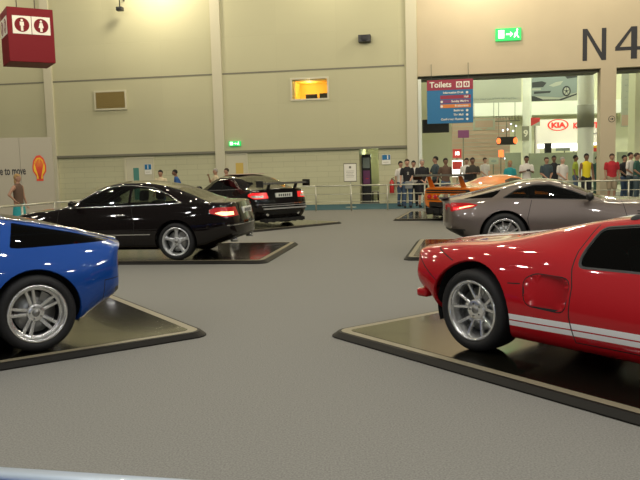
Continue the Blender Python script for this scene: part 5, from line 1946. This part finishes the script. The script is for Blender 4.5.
def person(label, px, Y, head_py, face=0, skin='skin_light', hair='hair_black', top='cloth_black', low='cloth_jeans', arms='down', short=True,
           bottoms='long', build=1.0, bald=False, longhair=False, walk=0.0, extra=None, sleeveless=False, female=False, lean=0.0, shoes='shoe_dark', height=None):
    P = at_y(px, head_py, Y)
    H = max(1.54, min(1.88, P.z - .01))
    k = H / 1.75
    t = thing('person', label, 'person', (P.x, Y, 0.012), rad(face), 'visitors standing behind the railing' if extra != 'nogroup' else None)
    t.scale = (k, k, k)
    b = build
    V = Vector
    sw = .185 * (0.92 if female else 1) * (1 + (b - 1) * .5)
    w = walk
    hip = [(-.085, 0, .92), (.085, 0, .92)]
    leg = [[V((-.09, 0, .92)), V((-.10, -.02 - w * .5, .50)), V((-.105, .02 - w * .8, .09))], [V((.09, 0, .92)), V((.10, -.02 + w * .5, .50)), V((.105, .02 + w, .09))]]
    pose = {
        'down': [(.235, .01, 1.16), (.255, -.06, .90)],
        'hold': [(.235, -.03, 1.16), (.075, -.27, 1.22)],
        'crossed': [(.24, -.06, 1.17), (-.04, -.21, 1.20)],
        'camera': [(.25, -.14, 1.22), (.06, -.27, 1.46)],
        'front': [(.23, .00, 1.15), (.05, -.19, .96)],
        'hips': [(.33, .06, 1.18), (.19, -.04, 1.00)],
        'behind': [(.25, .08, 1.16), (.08, .16, .98)],
        'forward': [(.22, -.10, 1.18), (.12, -.32, 1.10)],
    }
    pa, pb = (arms if isinstance(arms, tuple) else (arms, arms))
    A = []
    for sg, pz in ((-1, pa), (1, pb)):
        e_, h_ = pose[pz]
        A.append([V((sg * sw, 0, 1.395)), V((sg * e_[0], e_[1], e_[2])), V((sg * h_[0], h_[1], h_[2]))])
    ln = lambda z: -lean * max(0, z - .92)
    # body
    bm = bmesh.new()
    etube(bm, [((0, 0, .84), .13 * b, .095 * b), ((0, 0, .92), .16 * b, .105 * b), ((0, ln(1.05), 1.05), .135 * b, .095 * b), ((0, ln(1.2), 1.22), .155 * b, .11 * b), ((0, ln(1.38), 1.38), .165 * b, .105), ((0, ln(1.45), 1.455), .10, .07), ((0, ln(1.5), 1.52), .052, .052), ((0, ln(1.6) - .01, 1.62), .05, .05)])
    for L in leg: limb(bm, L, [.085 * b, .055, .036])
    for L in A:
        L[0].y += ln(1.42); L[1].y += ln(1.2); L[2].y += ln(1.1)
        limb(bm, L, [.052 * b, .040 * b, .026])
        d = (L[2] - L[1]).normalized()
        # palm
        u_ = V((0, 0, 1)).cross(d); u_ = u_.normalized() if u_.length > .1 else V((1, 0, 0))
        pc = L[2] + d * .055
        R_ = Matrix((u_, d.cross(u_).normalized(), d)).transposed()
        ellipsoid(bm, pc, (.040, .018, .052), rot=R_, u=12, v=8)
    hy = ln(1.63) - .012
    ellipsoid(bm, (0, hy, 1.645), (.080, .097, .112), u=20, v=14)
    ellipsoid(bm, (0, hy - .035, 1.585), (.050, .055, .050), u=14, v=10)
    ellipsoid(bm, (0, hy - .102, 1.625), (.014, .020, .024), u=10, v=8)
    for sg in (-1, 1): ellipsoid(bm, (sg * .082, hy + .01, 1.63), (.012, .022, .034), u=10, v=8)
    for L in leg:
        pass
    me = bpy.data.meshes.new('body'); bm.to_mesh(me); bm.free()
    o = link('body', me, [skin, 'eye_dark', 'lip'], t)
    remesh(o, .017, 5)
    o.parent = t
    # fingers, eyes and mouth join the same mesh
    bm = bmesh.new(); bm.from_mesh(o.data)
    for sg, L in ((-1, A[0]), (1, A[1])):
        d = (L[2] - L[1]).normalized()
        u_ = V((0, 0, 1)).cross(d); u_ = u_.normalized() if u_.length > .1 else V((1, 0, 0))
        nn = d.cross(u_).normalized()
        if nn.y > 0: cu = -nn
        else: cu = nn
        for i, ln_ in enumerate((.070, .078, .073, .056)):
            b0 = L[2] + d * .085 + u_ * (-.028 + .0187 * i)
            b1 = b0 + d * ln_ * .5 + cu * .006; b2 = b1 + d * ln_ * .4 + cu * .022
            limb(bm, [b0 - d * .02, b1, b2], [.0095, .009, .0075])
        b0 = L[2] + d * .035 - u_ * .030
        limb(bm, [b0, b0 + d * .030 - u_ * .022 + cu * .01, b0 + d * .058 - u_ * .026 + cu * .02], [.012, .010, .0085])
    for sg in (-1, 1): ellipsoid(bm, (sg * .031, hy - .086, 1.648), (.013, .010, .008), mi=1, u=8, v=6)
    ellipsoid(bm, (0, hy - .086, 1.578), (.024, .012, .006), mi=2, u=8, v=6)
    for f in bm.faces: f.smooth = True
    bm.to_mesh(o.data); bm.free()
    # top
    bm = bmesh.new()
    e_ = .014
    etube(bm, [((0, 0, .90), .165 * b, .122 * b), ((0, ln(1.05), 1.05), .148 * b, .118 * b), ((0, ln(1.2), 1.22), .160 * b, .125 * b), ((0, ln(1.36), 1.35), .170 * b, .115 * b), ((0, ln(1.42), 1.42), .150 * b, .095), ((0, ln(1.46), 1.465), .105, .078), ((0, ln(1.50), 1.50), .066, .064)])
    if not sleeveless:
        for L in A:
            if short: limb(bm, [L[0], L[0].lerp(L[1], .75)], [.062 * b, .056 * b])
            else: limb(bm, [L[0], L[1], L[1].lerp(L[2], .92)], [.062 * b, .052 * b, .040])
    else:
        for L in A: ellipsoid(bm, L[0].lerp(V((0, L[0].y, 1.42)), .25), (.05, .06, .05))
    me = bpy.data.meshes.new('top'); bm.to_mesh(me); bm.free()
    o = link('shirt', me, top, t); remesh(o, .017, 3)
    # bottoms
    bm = bmesh.new()
    if bottoms == 'skirt':
        etube(bm, [((0, 0, .52), .24, .17), ((0, 0, .75), .20, .15), ((0, 0, .94), .165, .115)])
    else:
        etube(bm, [((0, 0, .80), .16 * b, .115 * b), ((0, 0, .90), .172 * b, .12 * b), ((0, 0, .97), .155 * b, .115 * b)])
        for L in leg:
            if bottoms == 'long': limb(bm, [L[0] - V((0, 0, .03)), L[1], L[2] + V((0, 0, .01))], [.100 * b, .072, .058])
            else: limb(bm, [L[0] - V((0, 0, .03)), L[0].lerp(L[1], .95)], [.105 * b, .088])
    me = bpy.data.meshes.new('bottoms'); bm.to_mesh(me); bm.free()
    o = link({'long': 'trousers', 'short': 'shorts', 'skirt': 'skirt'}[bottoms], me, low, t); remesh(o, .017, 3)
    # shoes
    for L in leg:
        bm = bmesh.new()
        an = L[2]
        ellipsoid(bm, (an.x, an.y - .055, .042), (.046, .135, .042)); ellipsoid(bm, (an.x, an.y, .075), (.042, .055, .05))
        for v in bm.verts: v.co.z = max(0, v.co.z)
        obj('shoe', bm, shoes, t)
    # hair
    if not bald:
        bm = bmesh.new()
        ellipsoid(bm, (0, hy + .014, 1.668), (.090, .104, .106), u=20, v=14)
        if longhair: ellipsoid(bm, (0, hy + .055, 1.56), (.075, .055, .13))
        dl = [v for v in bm.verts if (v.co.y < hy - .045 and v.co.z < 1.69) or (v.co.z < 1.605 and not longhair) or (v.co.y < hy - .0 and v.co.z < 1.62)]
        bmesh.ops.delete(bm, geom=dl, context='VERTS')
        o = obj('hair', bm, hair, t)
        so = o.modifiers.new('s', 'SOLIDIFY'); so.thickness = .012
        apply_mods(o)
    return t


def hand_pos(t, arms_pos): return t


G = True
PP = [
    # left side
    dict(label='woman in a dark sleeveless top and teal skirt walking past the grey display board', px=17, Y=18.6, head_py=175.5, face=75, skin='skin_tan', hair='hair_blond', top='cloth_brown', low='cloth_teal', arms=('hips', 'down'), sleeveless=True, female=True, longhair=True, bottoms='skirt', walk=.12, height=1.60),
    dict(label='man in a pale shirt, head just above the black coupe roof', px=160.5, Y=24.5, head_py=173.5, face=-15, skin='skin_tan', top='cloth_cream', height=1.66),
    dict(label='man in a blue shirt leaning forward behind the black coupe', px=179.5, Y=25, head_py=170, face=-70, skin='skin_brown', top='cloth_blue', low='cloth_black', arms='forward', lean=.25, height=1.74),
    dict(label='person in a cream shirt drinking beside the pilaster', px=215.5, Y=26, head_py=169.5, face=-60, skin='skin_tan', hair='hair_grey', top='cloth_cream', low='cloth_khaki', arms=('camera', 'down'), height=1.74),
    dict(label='person in an orange brown top in front of the yellow door', px=226.5, Y=26.3, head_py=169.5, face=-50, skin='skin_tan', hair='hair_brown', top='cloth_orange', low='cloth_black', arms='crossed', height=1.74, female=True),
    # group by the left jamb
    dict(label='man in a black printed T-shirt and jeans holding a grey jacket at the railing', px=407, Y=25.9, head_py=159.5, face=5, skin='skin_light', hair='hair_brown', top='cloth_black', low='cloth_jeans', arms=('down', 'front'), height=1.75),
    dict(label='person in a white sleeved top half hidden left of the man in black T-shirt', px=400.5, Y=26.9, head_py=161.5, face=30, skin='skin_tan', top='cloth_white', low='cloth_jeans', height=1.72),
    dict(label='dark haired person in white partly hidden between two men in black', px=413.5, Y=26.8, head_py=161, face=-10, skin='skin_tan', top='cloth_white', low='cloth_black', height=1.72),
    dict(label='stout grey haired man in a black polo and dark shorts at the railing', px=422, Y=25.9, head_py=159.5, face=15, skin='skin_light', hair='hair_grey', top='cloth_black', low='cloth_black', arms='front', build=1.15, bottoms='short', height=1.75),
    dict(label='slim man in dark clothes in profile facing left near the white jamb', px=435.5, Y=26.6, head_py=156.8, face=-75, skin='skin_tan', top='cloth_slate', low='cloth_black', arms=('forward', 'down'), height=1.83),
    dict(label='man in a brown T-shirt standing just behind the orange car tail', px=445.5, Y=26.0, head_py=158.5, face=15, skin='skin_brown', top='cloth_brown', low='cloth_jeans', arms='behind', height=1.76),
    dict(label='man in dark shirt with folded arms behind the orange car wing', px=472.5, Y=26.0, head_py=158, face=0, skin='skin_brown', top='cloth_dusk', low='cloth_black', arms='crossed', height=1.77),
    dict(label='person in a white shirt half hidden left of the man with folded arms', px=466.5, Y=28.5, head_py=158.5, face=-20, skin='skin_tan', top='cloth_white', low='cloth_jeans', height=1.74),
    dict(label='person in white holding a bag near the oval emblem board', px=485, Y=32, head_py=158, face=25, skin='skin_light', hair='hair_brown', top='cloth_white', low='cloth_jeans', arms='front', height=1.76),
    dict(label='woman in a turquoise top behind the grey car roof', px=510, Y=26.0, head_py=162, face=0, skin='skin_tan', hair='hair_blond', top='cloth_teal', low='cloth_jeans', arms='front', female=True, longhair=True, height=1.66),
    dict(label='man in a white shirt looking at a camera in front of the slim column', px=526.5, Y=26.0, head_py=156.3, face=-5, skin='skin_brown', top='cloth_white', low='cloth_khaki', arms='hold', height=1.80),
    dict(label='man in a slate grey shirt behind the grey car roof', px=546.5, Y=26.0, head_py=157.5, face=10, skin='skin_tan', hair='hair_brown', top='cloth_slate', low='cloth_jeans', arms='front', height=1.76),
    dict(label='dark haired man in dark clothes half hidden beside the man in slate grey', px=554, Y=27.2, head_py=156, face=-10, skin='skin_brown', top='cloth_black', low='cloth_black', height=1.80),
    dict(label='balding grey haired man in a white shirt behind the grey car', px=562.5, Y=25.9, head_py=157.5, face=25, skin='skin_light', hair='hair_grey', top='cloth_white', low='cloth_khaki', arms='front', build=1.08, height=1.76),
    dict(label='person in a lime green top partly hidden behind the thick column', px=575.5, Y=29.5, head_py=155.5, face=60, skin='skin_brown', top='cloth_lime', low='cloth_jeans', height=1.78),
    dict(label='man in a yellow sleeveless shirt and dark shorts', px=586.5, Y=26.0, head_py=154, face=5, skin='skin_brown', top='cloth_yellow', low='cloth_black', arms='down', sleeveless=True, bottoms='short', height=1.82),
    dict(label='person in dark clothing with a white collar between yellow and red shirts', px=597.5, Y=29.0, head_py=156.5, face=10, skin='skin_tan', top='cloth_green', low='cloth_green', height=1.74),
    dict(label='man in a red shirt and khaki shorts standing before the pillar', px=612, Y=26.0, head_py=154, face=0, skin='skin_tan', hair='hair_brown', top='cloth_red', low='cloth_khaki', arms='down', build=1.15, bottoms='short', height=1.82),
    dict(label='man in a dark shirt right of the man in the red shirt', px=624.5, Y=26.6, head_py=155.5, face=30, skin='skin_tan', top='cloth_black', low='cloth_jeans', arms='front', height=1.78),
    dict(label='man in a white T-shirt and dark trousers near the right edge', px=630.5, Y=26.0, head_py=152.8, face=40, skin='skin_tan', top='cloth_white', low='cloth_slate', arms='front', height=1.85),
    dict(label='person in a dark green top at the right edge of the picture', px=637, Y=25.4, head_py=153.3, face=50, skin='skin_tan', hair='hair_brown', top='cloth_green', low='cloth_slate', arms='front', height=1.85),
]
pers = []
for d in PP: pers.append(person(**d))
# things held
def held(name, label, cat, per, off, bmf, m):
    M = Matrix.Rotation(per.rotation_euler.z, 3, 'Z')
    P = per.location + M @ (Vector(off) * per.scale.x)
    t = thing(name, label, cat, P, per.rotation_euler.z)
    return obj(name + '_body', bmf, m, t), t


bm = bbox_bm(-.13, .13, -.05, .05, -.22, .05, bev=.04, seg=3)
held('folded_jacket', 'grey jacket folded over the arm of the man in a black T-shirt', 'jacket', pers[5], (.0, -.26, .92), bm, 'cloth_grey')
bm = bbox_bm(-.06, .06, -.03, .02, -.035, .04, bev=.01)
o, t = held('compact_camera', 'small dark camera held by the man in the white shirt', 'camera', pers[15], (.0, -.36, 1.24), bm, 'black_trim')
bm = bmesh.new(); lathe(bm, [(-.06, 0), (-.06, .022), (-.03, .024)], 16); obj('lens', bm, 'ink', t)
bm = bmesh.new()
for i in range(4): box(bm, -.03 - .0, .03, -.142, -.136, 1.2 + .028 * i, 1.213 + .028 * i)
o = obj('shirt_print', bm, 'cloth_white', pers[5])

# ------------------------------------------------------------------ lights
def point(name, loc, power, col, r=.14):
    L = bpy.data.lights.new(name, 'POINT'); L.energy = power; L.color = col; L.shadow_soft_size = r
    o = bpy.data.objects.new(name, L); COL.objects.link(o); o.location = loc
    return o


warm = (1.0, .90, .68)
cool = (1.0, .97, .92)
k = 0
for ix in range(-4, 5):
    for iy in range(7):
        x = ix * 3.7 + (iy % 2) * 1.4; y = -3 + iy * 4.2
        point('high_bay_lamp_light', (x, y, 9.6), 205 if y < 8 else 170, cool if y < 8 else warm, .13)
# the photographer's small flash
point('camera_flash', (.06, -.05, 1.70), 60, (.95, .98, 1), .03)
# wall washers close to the end wall
for px_, pw in ((-30, 160), (160, 470), (330, 100), (478, 420), (600, 120)):
    wlight('wall_washer', wp(px_, 0)[0], -1.7, 9.2, pw, warm, .4)
# annex lamps
for x in (3, 9, 15, 21, 27):
    for y in (35, 43, 51):
        point('annex_lamp_light', (x, y, 9.5), 390, (.96, 1, .83), .3)

wd = bpy.data.worlds.new('world'); S.world = wd; wd.use_nodes = True
bg = wd.node_tree.nodes['Background']
bg.inputs['Color'].default_value = (.9, .85, .70, 1); bg.inputs['Strength'].default_value = .07

S.view_settings.view_transform = 'Standard'
S.view_settings.look = 'None'
S.view_settings.gamma = 1
S.view_settings.exposure = 0.0
S.view_settings.use_curve_mapping = False
